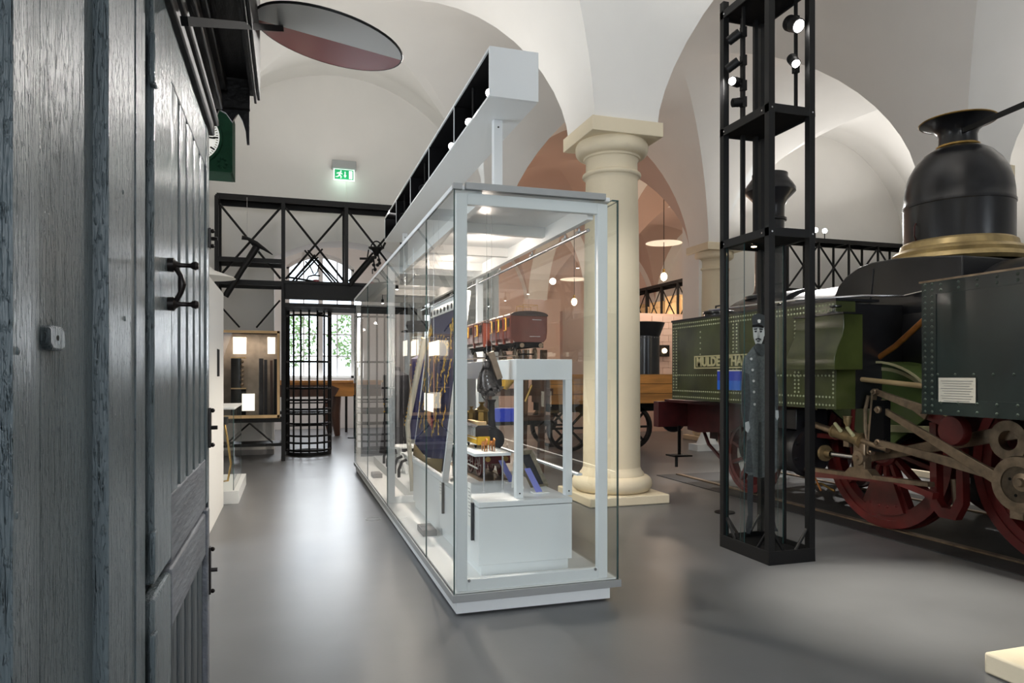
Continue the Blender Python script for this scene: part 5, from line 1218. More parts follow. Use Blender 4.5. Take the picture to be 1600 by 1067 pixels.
# ------------------------------------------------------------------ lit case on the gantry
a = at(338, 657, Y=11.98); b = at(437, 516, Y=11.98); X0, X1, Z0, Z1 = -1.10, b.x, 0.70, 2.10
t = thing('lit_display_case', 'wooden framed lit display case with instruments standing in the gantry', 'display case', ((X0 + X1) / 2, 12.1, 0.69))
m = MB().box(X0, X1, 11.98, 12.02, Z0, Z0 + 0.05).box(X0, X1, 11.98, 12.02, Z1 - 0.04, Z1).box(X0, X0 + 0.04, 11.98, 12.02, Z0, Z1).box(X1 - 0.04, X1, 11.98, 12.02, Z0, Z1)
obj('frame', m, WOODP, t, 0.002)
obj('back_board', MB().box(X0, X1, 12.48, 12.5, Z0, Z1), FELT, t); obj('bottom_board', MB().box(X0, X1, 12.02, 12.48, Z0, Z0 + 0.03), BLACK_M, t); obj('top_board', MB().box(X0, X1, 12.02, 12.48, Z1 - 0.03, Z1), BLACK_M, t)
obj('side_board', MB().box(X0, X0 + 0.02, 12.02, 12.48, Z0 + 0.03, Z1 - 0.03), FELT, t); obj('side_board', MB().box(X1 - 0.02, X1, 12.02, 12.48, Z0 + 0.03, Z1 - 0.03), FELT, t)
obj('glass', pane(X0 + 0.04, X1 - 0.04, 11.995, 12.0, Z0 + 0.05, Z1 - 0.04), [GLASS, EDGE], t)
light('AREA', 'case_light', ((X0 + X1) / 2, 12.2, Z1 - 0.05), 5, (1, 0.85, 0.7), 0.8, ((X0 + X1) / 2, 12.3, 0), size_y=0.1)
for i, (px0, py0, px1, py1) in enumerate(((340, 526, 347, 553), (364, 527, 385, 553), (418, 527, 430, 553), (378, 615, 398, 642))):
    p = at(px0, py1, Y=12.2); q2 = at(px1, py0, Y=12.2)
    single('backlit_label', MB().box(max(p.x, X0 + .03), q2.x, 12.2, 12.21, p.z, q2.z), LITPAPER, ['glowing label at the far left of the lit case', 'glowing label upper middle of the lit case', 'glowing narrow label upper right of the lit case', 'glowing label low in the lit case'][i], 'label', 'glowing labels in the lit case')
t = thing('wooden_instrument', 'dark instrument in a brown wooden box inside the lit case', 'instrument', tuple(at(370, 640, Y=12.3)))
K = lambda px, py: at(px, py, Y=12.3)
p, q2 = K(361, 606), K(384, 560)
obj('shelf', MB().box(p.x, q2.x, 12.22, 12.40, p.z - 0.02, p.z).box(p.x, q2.x, 12.22, 12.40, q2.z, q2.z + 0.02), WOODP, t)
obj('box', MB().box(p.x, p.x + 0.15, 12.28, 12.40, p.z, q2.z), BLACK_M, t); m = MB()
for k in range(6): m.ball((p.x + 0.17, 12.26, p.z + 0.05 + k * 0.075), 0.028, 10, 6)
obj('coil', m, STEELW, t); obj('support_box', MB().box(p.x, q2.x, 12.28, 12.4, Z0 + 0.03, p.z - 0.02), BLACK_M, t)
for i, (px, w) in enumerate(((408, 0.07), (415, 0.05), (424, 0.04), (431, 0.06))):
    p = K(px, 560 + (0, 2, 3, 1)[i]); 
    tt = thing('rail_section', ['tall dark profile first from the left in the lit case', 'tall dark profile second from the left in the lit case', 'thin brown profile near the right edge of the lit case', 'dark profile closest to the right edge of the lit case'][i], 'rail section', (p.x, 12.3, Z0 + 0.03), 'profiles leaning in the lit case')
    obj('web', MB().box(p.x - w / 4, p.x + w / 4, 12.29, 12.31, Z0 + 0.03, p.z), (GREYD, GREYD, WOODD, BLACK)[i], tt); obj('flange', MB().box(p.x - w / 2, p.x + w / 2, 12.31, 12.33, Z0 + 0.03, p.z), (GREYD, GREYD, WOODD, BLACK)[i], tt)

# ------------------------------------------------------------------ revolving bar gate
gx, gy, gr = 0.33, 12.98, 0.36
t = thing('revolving_gate', 'black cage like revolving gate of vertical bars in the passage', 'gate', (gx, gy, 0))
NB = 9
for k in range(NB):
    a = PI + PI * k / (NB - 1); x, y = gx + gr * math.cos(a), gy + gr * math.sin(a)
    obj('bar', MB().rod((x, y, 0.06), (x, y, 2.5), 0.016 if k not in (0, NB - 1) else 0.035, n=8), BLACK, t)
for z in (1.62, 1.16, 0.96, 0.80, 0.72, 0.55, 0.34, 0.22, 0.09, 2.42):
    obj('ring', MB().tube([(gx + gr * math.cos(PI + PI * k / 14), gy + gr * math.sin(PI + PI * k / 14), z) for k in range(15)], 0.02, 6), BLACK, t)
for z in (1.16, 0.9, 0.72, 0.5): obj('cross_arm', MB().rod((gx - gr, gy, z), (gx + gr, gy, z), 0.014, n=6), BLACK, t)
obj('base_ring', MB().lathe([(gr - 0.03, 0), (gr + 0.03, 0), (gr + 0.03, 0.06), (gr - 0.03, 0.06), (gr - 0.03, 0)], (gx, gy, 0), 'Z', 28), BLACK, t)
# turntable bench beyond
t = thing('timber_bench', 'heavy orange brown timber beam frame on dark curved legs before the far window', 'timber frame', (0.9, 16.5, 0))
a = at(437, 620, Y=16.4); b = at(557, 594, Y=16.4)
obj('beam', MB().box(a.x, b.x, 16.3, 16.6, a.z, b.z - 0.06), WOOD, t, 0.01); obj('board', MB().box(a.x, b.x - 0.08, 16.2, 16.9, b.z - 0.055, b.z), WOOD, t)
a2 = at(505, 620, Y=16.29); obj('dark_joint', MB().prism([(a.x, a.z), (a2.x + 0.25, a.z), (a2.x + 0.35, a.z + 0.18), (a2.x + 0.15, b.z - 0.1), (a.x, b.z - 0.1)], 16.28, 16.3, 'Y'), WOODD, t)
for px, py in ((515, 606), (520, 606), (516, 616), (521, 616)): p = at(px, py, Y=16.29); obj('bolt', MB().rod((p.x, 16.30, p.z), (p.x, 16.285, p.z), 0.025, n=10), BLACK, t)
p = at(525, 610, Y=16.29); obj('axle_hole', MB().rod((p.x, 16.30, p.z), (p.x, 16.283, p.z), 0.045, n=14), BLACK, t)
for px, yy in ((526, 16.6), (514, 17.6)):
    p = at(px, 650, Y=yy); obj('leg', MB().tube([(p.x, yy, a.z), (p.x - 0.04, yy, 0.5), (p.x + 0.02, yy, 0.0)], [0.10, 0.12, 0.06], 8), WOODD, t)
p = at(541, 650, Y=17.6); obj('leg', MB().tube([(p.x, 17.6, a.z), (p.x, 17.6, 0.0)], [0.03, 0.03], 8), BLACK, t)
p = at(541, 600, Y=16.6); obj('leg', MB().tube([(-0.5, 16.6, a.z), (-0.5, 16.6, 0.0)], [0.10, 0.07], 8), WOODD, t)
obj('crossbar', MB().rod((-0.5, 16.6, 0.55), (at(520, 650, Y=16.6).x, 16.6, 0.55), 0.04, n=8), BLACK, t)
p = at(556, 690, Z=0); t = thing('rope_post', 'thin black barrier post on the floor beside the timber frame', 'post', (p.x + 0.05, p.y + 0.9, 0)); l_ = t.location
obj('pole', MB().rod((l_.x, l_.y, 0), (l_.x, l_.y, 0.95), 0.02, n=8), BLACK, t); obj('foot', MB().rod((l_.x, l_.y, 0), (l_.x, l_.y, 0.02), 0.15, n=16), BLACK, t)

# ------------------------------------------------------------------ exit sign
t = thing('exit_sign', 'green running man exit sign glowing on the back wall under the vault', 'exit sign', tuple(at(537, 268, Y=13.0)))
p0 = at(521, 281, Y=13.0); p1 = at(554, 264, Y=13.0); yc = 13.0
hb = at(519, 263, Y=13.0); hc = at(556, 254, Y=13.0)
obj('housing', MB().box(hb.x, hc.x, 12.93, 13.1, hb.z, hc.z), ALU, t, 0.004)
w_, h_ = p1.x - p0.x, p1.z - p0.z
obj('panel', MB().box(p0.x, p1.x, yc - 0.006, yc + 0.006, p0.z, hb.z), SIGN_W, t)
obj('green_field', MB().box(p0.x + 0.02, p1.x - 0.02, yc - 0.009, yc - 0.006, p0.z + 0.02, hb.z - 0.01), SIGN_G, t)
def SG(u, v): return (p0.x + 0.02 + u * (w_ - 0.04), p0.z + 0.02 + v * (hb.z - p0.z - 0.03))
m = MB()
def sg(pts): m.prism([SG(*q3) for q3 in pts], yc - 0.012, yc - 0.009, 'Y')
sg([(0.33 + 0.035 * math.cos(a), 0.84 + 0.08 * math.sin(a)) for a in [k * PI / 4 for k in range(8)]])
sg([(0.22, 0.70), (0.32, 0.74), (0.30, 0.42), (0.22, 0.42)]); sg([(0.31, 0.74), (0.42, 0.55), (0.39, 0.50), (0.30, 0.62)]); sg([(0.22, 0.70), (0.10, 0.62), (0.12, 0.54), (0.23, 0.60)])
sg([(0.24, 0.45), (0.30, 0.45), (0.38, 0.28), (0.34, 0.10), (0.30, 0.12), (0.32, 0.26)]); sg([(0.22, 0.44), (0.28, 0.40), (0.18, 0.22), (0.06, 0.20), (0.06, 0.27), (0.15, 0.29)])
obj('running_figure', m, SIGN_W, t)
m = MB(); sg([(0.53, 0.80), (0.58, 0.80), (0.58, 0.40), (0.53, 0.40)]); sg([(0.48, 0.42), (0.63, 0.42), (0.555, 0.18)]); obj('down_arrow', m, SIGN_W, t)
m = MB(); sg([(0.76, 0.08), (0.94, 0.08), (0.94, 0.90), (0.76, 0.90)]); obj('door_symbol', m, SIGN_W, t)
p = at(541, 262, Y=13.08); obj('cable', MB().rod((p.x, 13.085, hb.z), (p.x, 13.085, 4.3), 0.006, n=6), PAPER, t)
light('POINT', 'exit_glow', (p.x - .05, 12.85, p0.z - 0.05), 1.2, (0.6, 1, 0.8), 0.1)

# ------------------------------------------------------------------ pendants in the far bays
for x, y, zd, zb, r, lab in ((8.34, 14.67, 4.46, 3.68, 0.42, 'pendant lamp with pale round disc and glowing bulb beyond the column'), (7.3, 17.6, 3.95, 3.35, 0.38, 'more distant pendant lamp with small disc seen through the showcase')):
    t = thing('pendant_lamp', lab, 'pendant lamp', (x, y, zb), 'disc pendant lamps in the far bay')
    obj('cord', MB().rod((x, y, zb + 0.1), (x, y, 6.6), 0.008, n=6), BLACK, t)
    obj('reflector_disc', MB().lathe([(0, 0.03), (r, 0.0), (r, 0.008), (0, 0.04)], (x, y, zd), 'Z', 36), PAPER, t)
    obj('socket', MB().rod((x, y, zb + 0.18), (x, y, zb + 0.08), 0.03, n=10), BRASS, t)
    obj('bulb', MB().ball((x, y, zb), 0.075, 14, 10, (1, 1, 1.3)), BULB, t)
    light('POINT', 'pendant_light', (x, y, zb - 0.15), 55, WARM, 0.12)
light('POINT', 'far_bay_light', (6.5, 21.5, 3.4), 110, WARM, 0.3)
light('POINT', 'far_bay_light', (11.0, 20.0, 2.6), 90, WARM, 0.3)
light('AREA', 'crate_fill', (10.2, 17.5, 4.4), 190, (1, 0.84, 0.66), 0.3, (11.6, 17.5, 3.2), size_y=3)  # unseen area light added to brighten the crates

# far background behind the locomotive front
t = thing('timber_wagon', 'light timber wagon with black riveted funnel behind the big column', 'wagon', (6.6, 12.2, 0))
p = at(1003, 630, Y=11.8); q2 = at(1060, 584, Y=11.8)
for k in range(3):
    z0 = p.z + (q2.z - p.z) * k / 3; obj('plank', MB().box(p.x - 1.8, q2.x + 0.2, 11.8, 11.86, z0, z0 + (q2.z - p.z) / 3 - 0.01), WOOD, t)
obj('wagon_body', MB().box(p.x - 1.75, q2.x + 0.15, 11.86, 13.0, p.z, q2.z - 0.02), WOODD, t)
obj('underframe', MB().box(p.x - 1.75, q2.x + 0.15, 11.9, 12.9, p.z - 0.15, p.z), BLACK_M, t)
for wx in (p.x - 0.15, p.x - 1.4):
    for wy in (11.95, 12.85):
        m = MB().lathe([(0.36, wy - 0.05), (0.42, wy - 0.05), (0.42, wy + 0.05), (0.36, wy + 0.05), (0.36, wy - 0.05)], (wx, 0, 0.42), 'Y', 30).lathe([(0, wy - 0.06), (0.08, wy - 0.06), (0.08, wy + 0.06), (0, wy + 0.06)], (wx, 0, 0.42), 'Y', 14)
        for k in range(8): a = PI * k / 4; m.beam((wx + 0.07 * math.cos(a), wy, 0.42 + 0.07 * math.sin(a)), (wx + 0.37 * math.cos(a), wy, 0.42 + 0.37 * math.sin(a)), 0.04, 0.03, up=(0, 1, 0))
        obj('wheel', m, BLACK, t)
fx_ = at(1012, 540, Y=12.2).x; fz = q2.z - 0.02; f1 = at(1012, 525, Y=12.2).z; f2 = at(1012, 504, Y=12.2).z
t = thing('riveted_funnel', 'black riveted funnel with flared top standing on the timber wagon', 'funnel', (fx_, 12.3, fz))
obj('barrel', MB().lathe([(0, fz), (0.30, fz), (0.30, f1), (0.3, f1)], (fx_, 12.35, 0), 'Z', 28), LBLACK, t); obj('flared_top', MB().lathe([(0.30, f1), (0.31, f1 + 0.02), (0.40, f2), (0.38, f2 + 0.01), (0.27, f1 + .03), (0, f1 + .03)], (fx_, 12.35, 0), 'Z', 28), LBLACK2, t)
m = MB()
for k in range(28): a = 2 * PI * k / 28; m.rivet((fx_ + 0.302 * math.cos(a), 12.35 + 0.302 * math.sin(a), f1 - 0.03), (math.cos(a), math.sin(a), 0), 0.012)
obj('rivets', m, GREYB, t, kind='stuff')
# tiled screen wall with lamp
t = thing('tiled_screen', 'pale pink tiled screen wall with a dark framed lamp beyond the wagon', 'screen wall', (9.0, 16.0, 0))
sa = at(1028, 600, Y=15.5)
obj('core', MB().box(sa.x - 2.5, sa.x + 3.2, 15.54, 15.7, 0, 2.9), PLASTER_PINK, t)
TILE = mat('pale_pink_tile', (222, 200, 190), 0.4, var=0.06, scale=3); base = None
for r_ in range(10):
    for c_ in range(9):
        x = sa.x - 0.3 + c_ * 0.3 + (0.15 if r_ % 2 else 0); z = 1.25 + r_ * 0.16
        if base is None:
            base = obj('tile', MB().box(0, 0.29, 0, 0.03, 0, 0.15), TILE, t); base.location = Vector((x, 15.51, z)) - t.location
        else:
            b2 = base.copy(); COL.objects.link(b2); b2.location = Vector((x, 15.51, z)) - t.location
p = at(1040, 548, Y=15.4); obj('lamp_box', MB().box(p.x - 0.12, p.x + 0.12, 15.42, 15.51, p.z - 0.14, p.z + 0.14), BLACK, t); obj('lamp_glow', MB().ball((p.x - 0.03, 15.40, p.z), 0.06, 12, 8), BULB, t)

# white crossing signal base far behind loco front (small plinth with lever)
p = at(1112, 706, Z=0); t = thing('lever_stand', 'small white pedestal with point lever beyond the locomotive front wheels', 'lever', (p.x + 0.1, p.y + 0.3, 0)); l_ = t.location
obj('pedestal', MB().box(l_.x - 0.3, l_.x + 0.35, l_.y - 0.15, l_.y + 0.15, 0, 0.12).lathe([(0.2, 0.12), (0.16, 0.2), (0.1, 0.34), (0.08, 0.4), (0, 0.4)], (l_.x, l_.y, 0), 'Z', 20), LACQ, t)
obj('lever', MB().rod((l_.x + 0.1, l_.y - 0.1, 0.1), (l_.x + 0.3, l_.y - 0.1, 0.75), 0.025, n=8), BLACK, t)

# brown wooden machine seen through the showcase
t = thing('wooden_machine', 'brown wooden machine frame with yellow cloth seen through the showcase', 'machine', (3.0, 9.6, 0))
for x in (2.62, 3.15, 3.42): obj('upright', MB().beam((x, 9.5, 0), (x + 0.05, 9.5, 1.75), 0.08, 0.09), WOODD, t, 0.004)
obj('crossbeam', MB().box(2.5, 3.6, 9.46, 9.56, 1.1, 1.2), WOODD, t); obj('crossbeam', MB().box(2.5, 3.6, 9.46, 9.56, 0.75, 0.82), WOODD, t); obj('bench_board', MB().box(2.5, 3.6, 9.3, 9.9, 0.70, 0.745), BLACK_M, t)
obj('yellow_cloth', MB().tube([(2.85, 9.42, 1.6), (2.9, 9.40, 1.3), (2.86, 9.42, 1.2)], [0.12, 0.10, 0.04], 12), GOLD, t)
obj('blue_bin', MB().box(2.7, 3.05, 9.36, 9.6, 0.745, 0.93), BLUE2, t)
obj('lever_handle', MB().rod((3.15, 9.38, 1.02), (3.25, 9.38, 1.25), 0.02, n=8), BRASS, t)

# ------------------------------------------------------------------ left white panel, glass wall case, enamel shade
t = thing('white_partition', 'tall narrow white partition panel behind the grey cabin', 'partition', (-0.75, 7.4, 0))
obj('panel', MB().box(-0.83, -0.665, 6.2, 8.1, 0, 2.26), LACQ_IN, t, 0.003)
a = at(340, 545, X=-0.66); b = at(343, 588, X=-0.66); obj('slot', MB().box(-0.666, -0.662, a.y, b.y + 0.03, b.z, a.z), BLACK_M, t)
t = thing('glass_case', 'slim glass case with brass hose standing behind the white partition', 'showcase', (-0.8, 8.8, 0))
obj('plinth', MB().box(-1.0, -0.52, 8.2, 9.6, 0.0, 0.14), LACQ, t, 0.003)
obj('side_pane', pane(-0.58, -0.572, 8.25, 9.5, 0.14, 1.02), [GLASS, EDGE], t); obj('front_pane', pane(-1.0, -0.583, 8.25, 8.258, 0.14, 1.02), [GLASS, EDGE], t)
obj('top_rail', MB().box(-1.0, -0.565, 8.24, 9.5, 1.02, 1.04), LACQ, t)
obj('back_board', MB().box(-1.02, -1.0, 8.2, 9.6, 0.14, 2.2), LACQ_IN, t)
t = thing('brass_hose', 'brass hose with black valve hanging inside the slim glass case', 'hose', (-0.7, 8.6, 0.14))
obj('hose', MB().tube([(-0.7, 8.6, 0.86), (-0.66, 8.5, 0.7), (-0.62, 8.5, 0.4), (-0.66, 8.6, 0.2), (-0.75, 8.8, 0.16), (-0.8, 8.9, 0.5), (-0.76, 8.7, 0.84)], 0.012, 8), BRASS, t); obj('valve', MB().box(-0.78, -0.66, 8.55, 8.68, 0.84, 0.92), BLACK, t)
obj('hook', MB().rod((-1.0, 8.6, 0.88), (-0.78, 8.6, 0.88), 0.008, n=6), BLACK, t)
p = at(330, 435, Y=8.6)
t = thing('enamel_shade', 'wide pale enamel lamp shade on a bracket above the white partition', 'lamp', (p.x - 0.1, 8.6, p.z))
obj('shade', MB().lathe([(0.03, 0.10), (0.08, 0.06), (0.28, -0.01), (0.30, -0.025), (0.28, -0.02), (0.08, 0.045), (0, 0.05)], (p.x - 0.04, 8.6, p.z + 0.03), 'Z', 32), DISCW, t)
obj('bracket', MB().tube([(p.x - 0.06, 8.6, p.z + 0.12), (p.x - 0.06, 8.6, p.z + 0.3), (p.x - 0.4, 8.6, p.z + 0.4), (-1.72, 8.6, p.z + 0.4)], 0.015, 8), BLACK, t)

# ------------------------------------------------------------------ clock
t = thing('station_clock', 'square dark green station clock with round cream dial behind the cabin roof', 'clock', (-0.55, 4.6, 2.6))
cx, cz = -0.555, 2.83
obj('case', MB().box(-0.775, -0.335, 4.62, 4.84, 2.625, 3.0), CLOCKG, t, 0.006)
sc = [(-0.775, 3.0), (-0.775, 3.03), (-0.70, 3.06), (-0.66, 3.01), (-0.60, 3.06), (-0.555, 3.10), (-0.51, 3.06), (-0.45, 3.01), (-0.40, 3.07), (-0.37, 3.04), (-0.335, 3.05), (-0.335, 3.0)]
obj('crest', MB().prism(sc, 4.62, 4.66, 'Y'), CLOCKG, t)
obj('side_moulding', MB().box(-0.34, -0.328, 4.61, 4.85, 2.63, 3.0).box(-0.775, -0.335, 4.605, 4.62, 2.625, 2.645), CLOCKG, t)
d = obj('dial', MB().lathe([(0, 4.612), (0.155, 4.612), (0.155, 4.62)], (cx, 0, cz), 'Y', 48), DIAL, t)
obj('dial_ring', MB().lathe([(0.155, 4.62), (0.155, 4.602), (0.17, 4.602), (0.175, 4.62)], (cx, 0, cz), 'Y', 48), CLOCKG, t)
m = MB()
for k in range(60):
    a = 2 * PI * k / 60; r0 = 0.118 if k % 5 == 0 else 0.135; w = 0.005 if k % 5 == 0 else 0.002
    m.beam((cx + r0 * math.cos(a), 4.611, cz + r0 * math.sin(a)), (cx + 0.147 * math.cos(a), 4.611, cz + 0.147 * math.sin(a)), 0.002, w * 2, up=(0, 1, 0)) if False else m.beam((cx + r0 * math.cos(a), 4.611, cz + r0 * math.sin(a)), (cx + 0.147 * math.cos(a), 4.611, cz + 0.147 * math.sin(a)), w * 2, 0.002, up=(0, 1, 0))
obj('minute_marks', m, BLACK_M, d)
obj('clock_hand', MB().beam((cx, 4.608, cz), (cx + 0.13, 4.608, cz - 0.005), 0.010, 0.002, up=(0, 1, 0)), BLACK_M, d); obj('clock_hand', MB().beam((cx, 4.606, cz), (cx + 0.08, 4.606, cz - 0.06), 0.014, 0.002, up=(0, 1, 0)), BLACK_M, d)
m = MB()
for sx in (-1, 1):
    for k in range(7):
        a = k * 0.9; m.ball((cx + sx * (0.17 + 0.022 * math.cos(a)), 4.618, cz - 0.15 + 0.03 * math.sin(a)), 0.009, 6, 4)
obj('scroll_relief', m, CLOCKG, t)
obj('foot_knob', MB().ball((-0.56, 4.72, 2.60), 0.028, 10, 8).ball((-0.56, 4.72, 2.57), 0.018, 8, 6), CLOCKG, t)
obj('wall_bracket', MB().box(-1.71, -0.775, 4.70, 4.76, 2.78, 2.86), BLACK, t)

# ------------------------------------------------------------------ grey wooden cabin at the left
t = CB = thing('wooden_cabin', 'grey painted weathered wooden signal cabin with split door at the left edge', 'cabin', (-0.9, 1.6, 0))
def q0(px, X=-0.3):  # y where the vertical pixel column meets the cabin plane
    return at(px, HZ, X=X).y
ZT = 2.62
def vboard(name, y0, y1, x, th=0.03, mt=PAINT, z0=0.0, z1=ZT, bev=0.002): return obj(name, MB().box(x - th, x, y0, y1, z0, z1), mt, t, bev)
vboard('wall_core', -1.2, 1.80, -0.36, 0.9, PAINT_D)
yb = q0(170); yB = q0(62, -0.325)
def batten(y0, yf, yc2):  # near side, face, long chamfer to the board
    return obj('batten', MB().prism([(-0.36, y0), (-0.30, y0), (-0.30, yf), (-0.325, yc2), (-0.36, yc2)], 0.0, ZT, 'Z'), PAINT, t, 0.0015)
batten(q0(20), q0(48), yB)
vboard('board', yB, yb, -0.325)
vboard('board', q0(20) - 0.32, q0(20), -0.325)
batten(q0(20) - 0.46, q0(20) - 0.40, q0(20) - 0.32)
for k in range(4): vboard('board', q0(20) - 0.46 - 0.36 * (k + 1) + 0.04, q0(20) - 0.46 - 0.36 * k, -0.325)
vboard('door_post', yb, q0(205) - 0.003, -0.30, 0.06)
vboard('door_post', q0(205), q0(213), -0.303, 0.06)
obj('post_moulding', MB().prism([(-0.36, q0(213)), (-0.300, q0(213)), (-0.312, q0(236)), (-0.36, q0(236))], 0, ZT, 'Z'), PAINT, t, 0.0015)
p = at(83, 528, X=-0.318)
obj('iron_fitting', MB().prism([(p.y - 0.035, p.z + 0.012), (p.y - 0.02, p.z + 0.017), (p.y + 0.024, p.z + 0.017), (p.y + 0.038, p.z + 0.008), (p.y + 0.038, p.z - 0.012), (p.y + 0.02, p.z - 0.018), (p.y - 0.02, p.z - 0.017), (p.y - 0.033, p.z - 0.008)], -0.327, -0.312, 'X'), PAINT, t, 0.003)
obj('fitting_hole', MB().rod((-0.313, p.y, p.z), (-0.3115, p.y, p.z), 0.004, n=10), BLACK_M, t)
for px, py in ((28, 548), (195, 498), (192, 300), (27, 805)):
    p = at(px, py, X=-0.3); obj('nail_head', MB().ball((-0.3, p.y, p.z), 0.005, 8, 6, (0.4, 1, 1)), PAINT, t)
# door leaves: x plane of the door -0.305
DY0, DY1 = q0(241, -0.305), q0(325, -0.305)
YS = q0(268, -0.305)
ul = obj('upper_door_leaf', MB().box(-0.345, -0.305, DY0, YS, 0.90, 2.45), PAINT_L, t, 0.006)
obj('top_rail', MB().box(-0.345, -0.306, YS, DY1 - 0.07, 2.20, 2.45), PAINT_L, ul, 0.004)
obj('bottom_rail', MB().box(-0.345, -0.306, YS, DY1 - 0.07, 0.885, 1.075), PAINT_W, ul, 0.006)
obj('far_stile', MB().box(-0.345, -0.303, DY1 - 0.07, DY1, 0.90, 2.45), PAINT_L, ul, 0.004)
ns = 5; w = (DY1 - 0.07 - YS) / ns
for k in range(ns):
    y0 = YS + k * w
    obj('slat', MB().prism([(-0.355, y0 + 0.012), (-0.316, y0 + 0.012), (-0.308, y0 + 0.022), (-0.308, y0 + w - 0.035), (-0.355, y0 + w - 0.035)], 1.06, 2.21, 'Z'), PAINT_L, ul, 0.002)
obj('leaf_backing', MB().box(-0.375, -0.352, DY0, DY1, 0.89, 2.45), PAINT_D, ul)
ll = obj('lower_door_leaf', MB().box(-0.345, -0.308, DY0 + 0.02, YS + 0.02, 0.05, 0.86), PAINT_L, t, 0.01)
obj('top_rail', MB().box(-0.345, -0.307, YS + 0.02, DY1 - 0.06, 0.70, 0.865), PAINT_W, ll, 0.008)
obj('far_stile', MB().box(-0.345, -0.300, DY1 - 0.06, DY1 + 0.01, 0.05, 0.875), PAINT_W, ll, 0.006)
for k in range(ns):
    y0 = YS + 0.03 + k * w * 0.97
    obj('slat', MB().prism([(-0.345, y0 + 0.008), (-0.33, y0 + 0.008), (-0.318, y0 + 0.03), (-0.318, y0 + w - 0.016), (-0.345, y0 + w - 0.016)], 0.05, 0.705, 'Z'), PAINT_D, ll, 0.002)
obj('leaf_backing', MB().box(-0.36, -0.345, DY0, DY1, 0.05, 0.86), PAINT_D, ll)
for z0, z1 in ((0.93, 1.03), (0.66, 0.79), (2.08, 2.2)): obj('hinge', MB().box(-0.312, -0.298, DY0 - 0.03, DY0 + 0.012, z0, z1), PAINT, t, 0.004)
# pull handle
p0 = at(272, 414, X=-0.29); p1 = at(272, 475, X=-0.29); y_ = (p0.y + p1.y) / 2
hd = obj('pull_handle', MB().tube([(-0.29, y_, p0.z), (-0.272, y_ - 0.01, p0.z - 0.03), (-0.268, y_ - 0.015, (p0.z + p1.z) / 2), (-0.272, y_ - 0.01, p1.z + 0.03), (-0.29, y_, p1.z)], [0.007, 0.007, 0.011, 0.007, 0.007], 10), IRON, t)
for p in (p0, p1):
    obj('knob', MB().lathe([(0.018, -0.305), (0.019, -0.29), (0.012, -0.285), (0.006, -0.275), (0.006, -0.25), (0.010, -0.245), (0.012, -0.237), (0.008, -0.23), (0, -0.228)], (0, y_, p.z), 'X', 18), IRON, hd)
# bolts and latches at the far edge
for (py0, py1) in ((345, 378), (640, 705), (868, 945)):
    za, zb2 = at(325, py1, X=-0.29).z, at(325, py0, X=-0.29).z
    lt = obj('latch', MB().box(-0.302, -0.293, DY1 - 0.02, DY1 + 0.015, za, zb2), IRON, t, 0.002)
    for z in (za + 0.01, zb2 - 0.01): obj('latch_knob', MB().ball((-0.288, DY1 - 0.002, z), 0.009, 8, 6), IRON, lt)
    obj('latch_bolt', MB().rod((-0.293, DY1, (za + zb2) / 2), (-0.27, DY1, (za + zb2) / 2), 0.008, n=8), IRON, lt)
# far corner and inner wall, roof
obj('far_post', MB().box(-0.40, -0.306, DY1 + 0.012, DY1 + 0.05, 0, ZT), PAINT_D, t); obj('far_wall', MB().box(-1.26, -0.36, DY1 + 0.01, DY1 + 0.05, 0, ZT), PAINT_D, t)
obj('door_lintel', MB().box(-0.37, -0.30, q0(236) , DY1 + 0.03, 2.46, ZT), PAINT_D, t)
obj('sill', MB().box(-0.36, -0.29, DY0 - 0.02, DY1 + 0.03, 0, 0.05), PAINT_W, t)
for x, z0, z1 in ((-0.285, 2.36, 2.40), (-0.27, 2.40, 2.43), (-0.255, 2.47, 2.52), (-0.24, 2.55, 2.60)):
    obj('cornice_moulding', MB().box(-0.31, x, 0.3, DY1 + 0.06, z0, z1), BROWNB, t, 0.006)
RY1 = 3.12
obj('roof_soffit', MB().box(-1.3, -0.14, -1.2, RY1, 2.62, 2.66), BROWNB, t)
m = MB()
obj('end_fascia', MB().box(-0.31, -0.155, RY1, RY1 + 0.03, 2.50, 3.6), BROWNB, t)
for x0, x1, z0 in ((-0.155, -0.14, 2.56), (-0.138, -0.128, 2.53), (-0.126, -0.115, 2.545)):
    obj('fascia_board', MB().box(x0, x1, -1.2, RY1 + 0.02, z0, 3.6), BROWNB, t, 0.002)
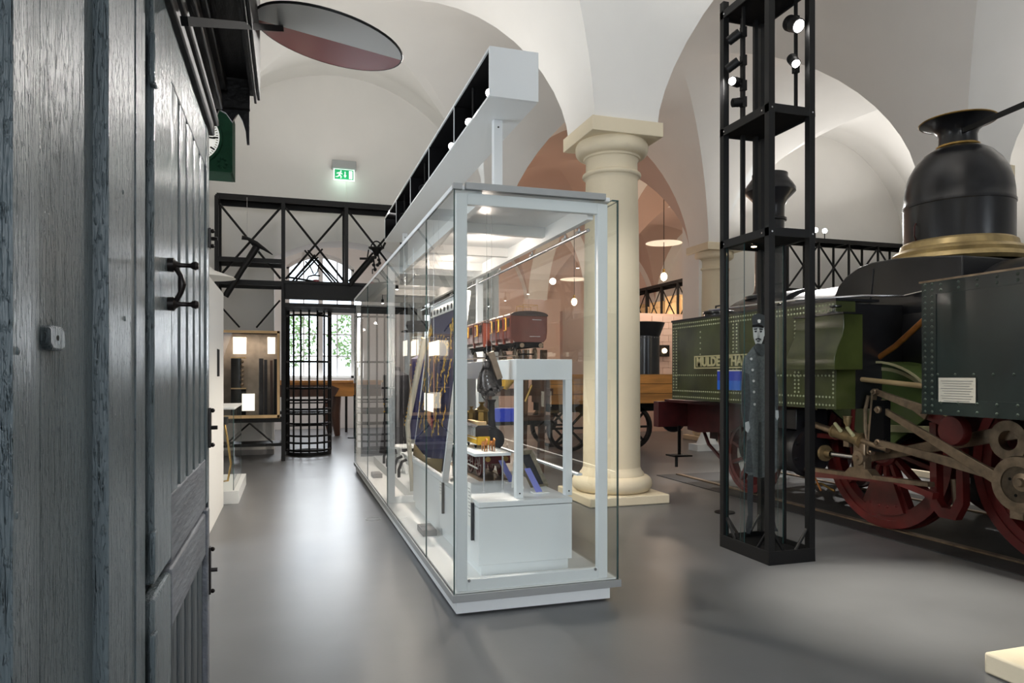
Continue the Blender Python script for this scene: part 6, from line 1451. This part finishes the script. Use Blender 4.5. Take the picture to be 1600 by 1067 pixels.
obj('roof_top', MB().box(-1.3, -0.10, -1.2, RY1 + 0.04, 3.6, 3.64), BROWNB, t)
bk = [at(px, py, Y=RY1) for px, py in ((325, 165), (333, 186), (341, 166), (352, 172), (362, 186), (371, 172), (378, 184), (383, 200), (385, 221), (389, 221), (389, 150), (325, 150))]
obj('bargeboard', MB().prism([(v.x, v.z) for v in bk], RY1 + 0.031, RY1 + 0.05, 'Y'), BROWNB, t)

p = at(583, 811, Z=0)
t = thing('floor_socket', 'round flush metal floor socket beside the glass showcase', 'floor socket', (p.x, p.y, 0))
obj('cover', MB().lathe([(0, 0.002), (0.07, 0.002)], (p.x, p.y, 0), 'Z', 28), FLOOR, t); obj('ring', MB().lathe([(0.07, 0), (0.07, 0.004), (0.073, 0.004), (0.074, 0)], (p.x, p.y, 0), 'Z', 28), ALU, t)

# signal disc on its arm
t = thing('signal_disc', 'round white and red railway signal disc on a black arm below the vault', 'signal disc', (0.16, 2.98, 2.77))
c = Vector((0.16, 2.98, 2.77)); R = 0.295; tl = math.radians(9)
ux = Vector((math.cos(tl), -0.02, -math.sin(tl))); uy = Vector((0.05, 0.99, 0.09)).normalized(); un = ux.cross(uy).normalized()
def half(s0, name, mt, dz=0.0):
    m = MB(); n = 28; pts = [c + ux * R * math.cos(PI * k / n) + uy * (R * math.sin(PI * k / n) * s0) for k in range(n + 1)]
    lo = [p - un * 0.004 for p in pts]; hi = [p + un * 0.004 for p in pts]; N_ = len(lo)
    m.add(lo + hi, [tuple(range(N_)), tuple(range(2 * N_ - 1, N_ - 1, -1))] + [(i, (i + 1) % N_, N_ + (i + 1) % N_, N_ + i) for i in range(N_)]); obj(name, m, mt, t)
half(-1, 'white_half', DISCW); half(1, 'red_half', DISCR)
obj('rim', MB().tube([c + ux * R * math.cos(2 * PI * k / 48) + uy * R * math.sin(2 * PI * k / 48) for k in range(49)], 0.005, 6), BLACK, t)
a0 = c - ux * 0.19 - un * 0.012; a1 = at(288, 33, X=-0.245)
obj('arm', MB().beam(a0, a1, 0.018, 0.022), BLACK_M, t)
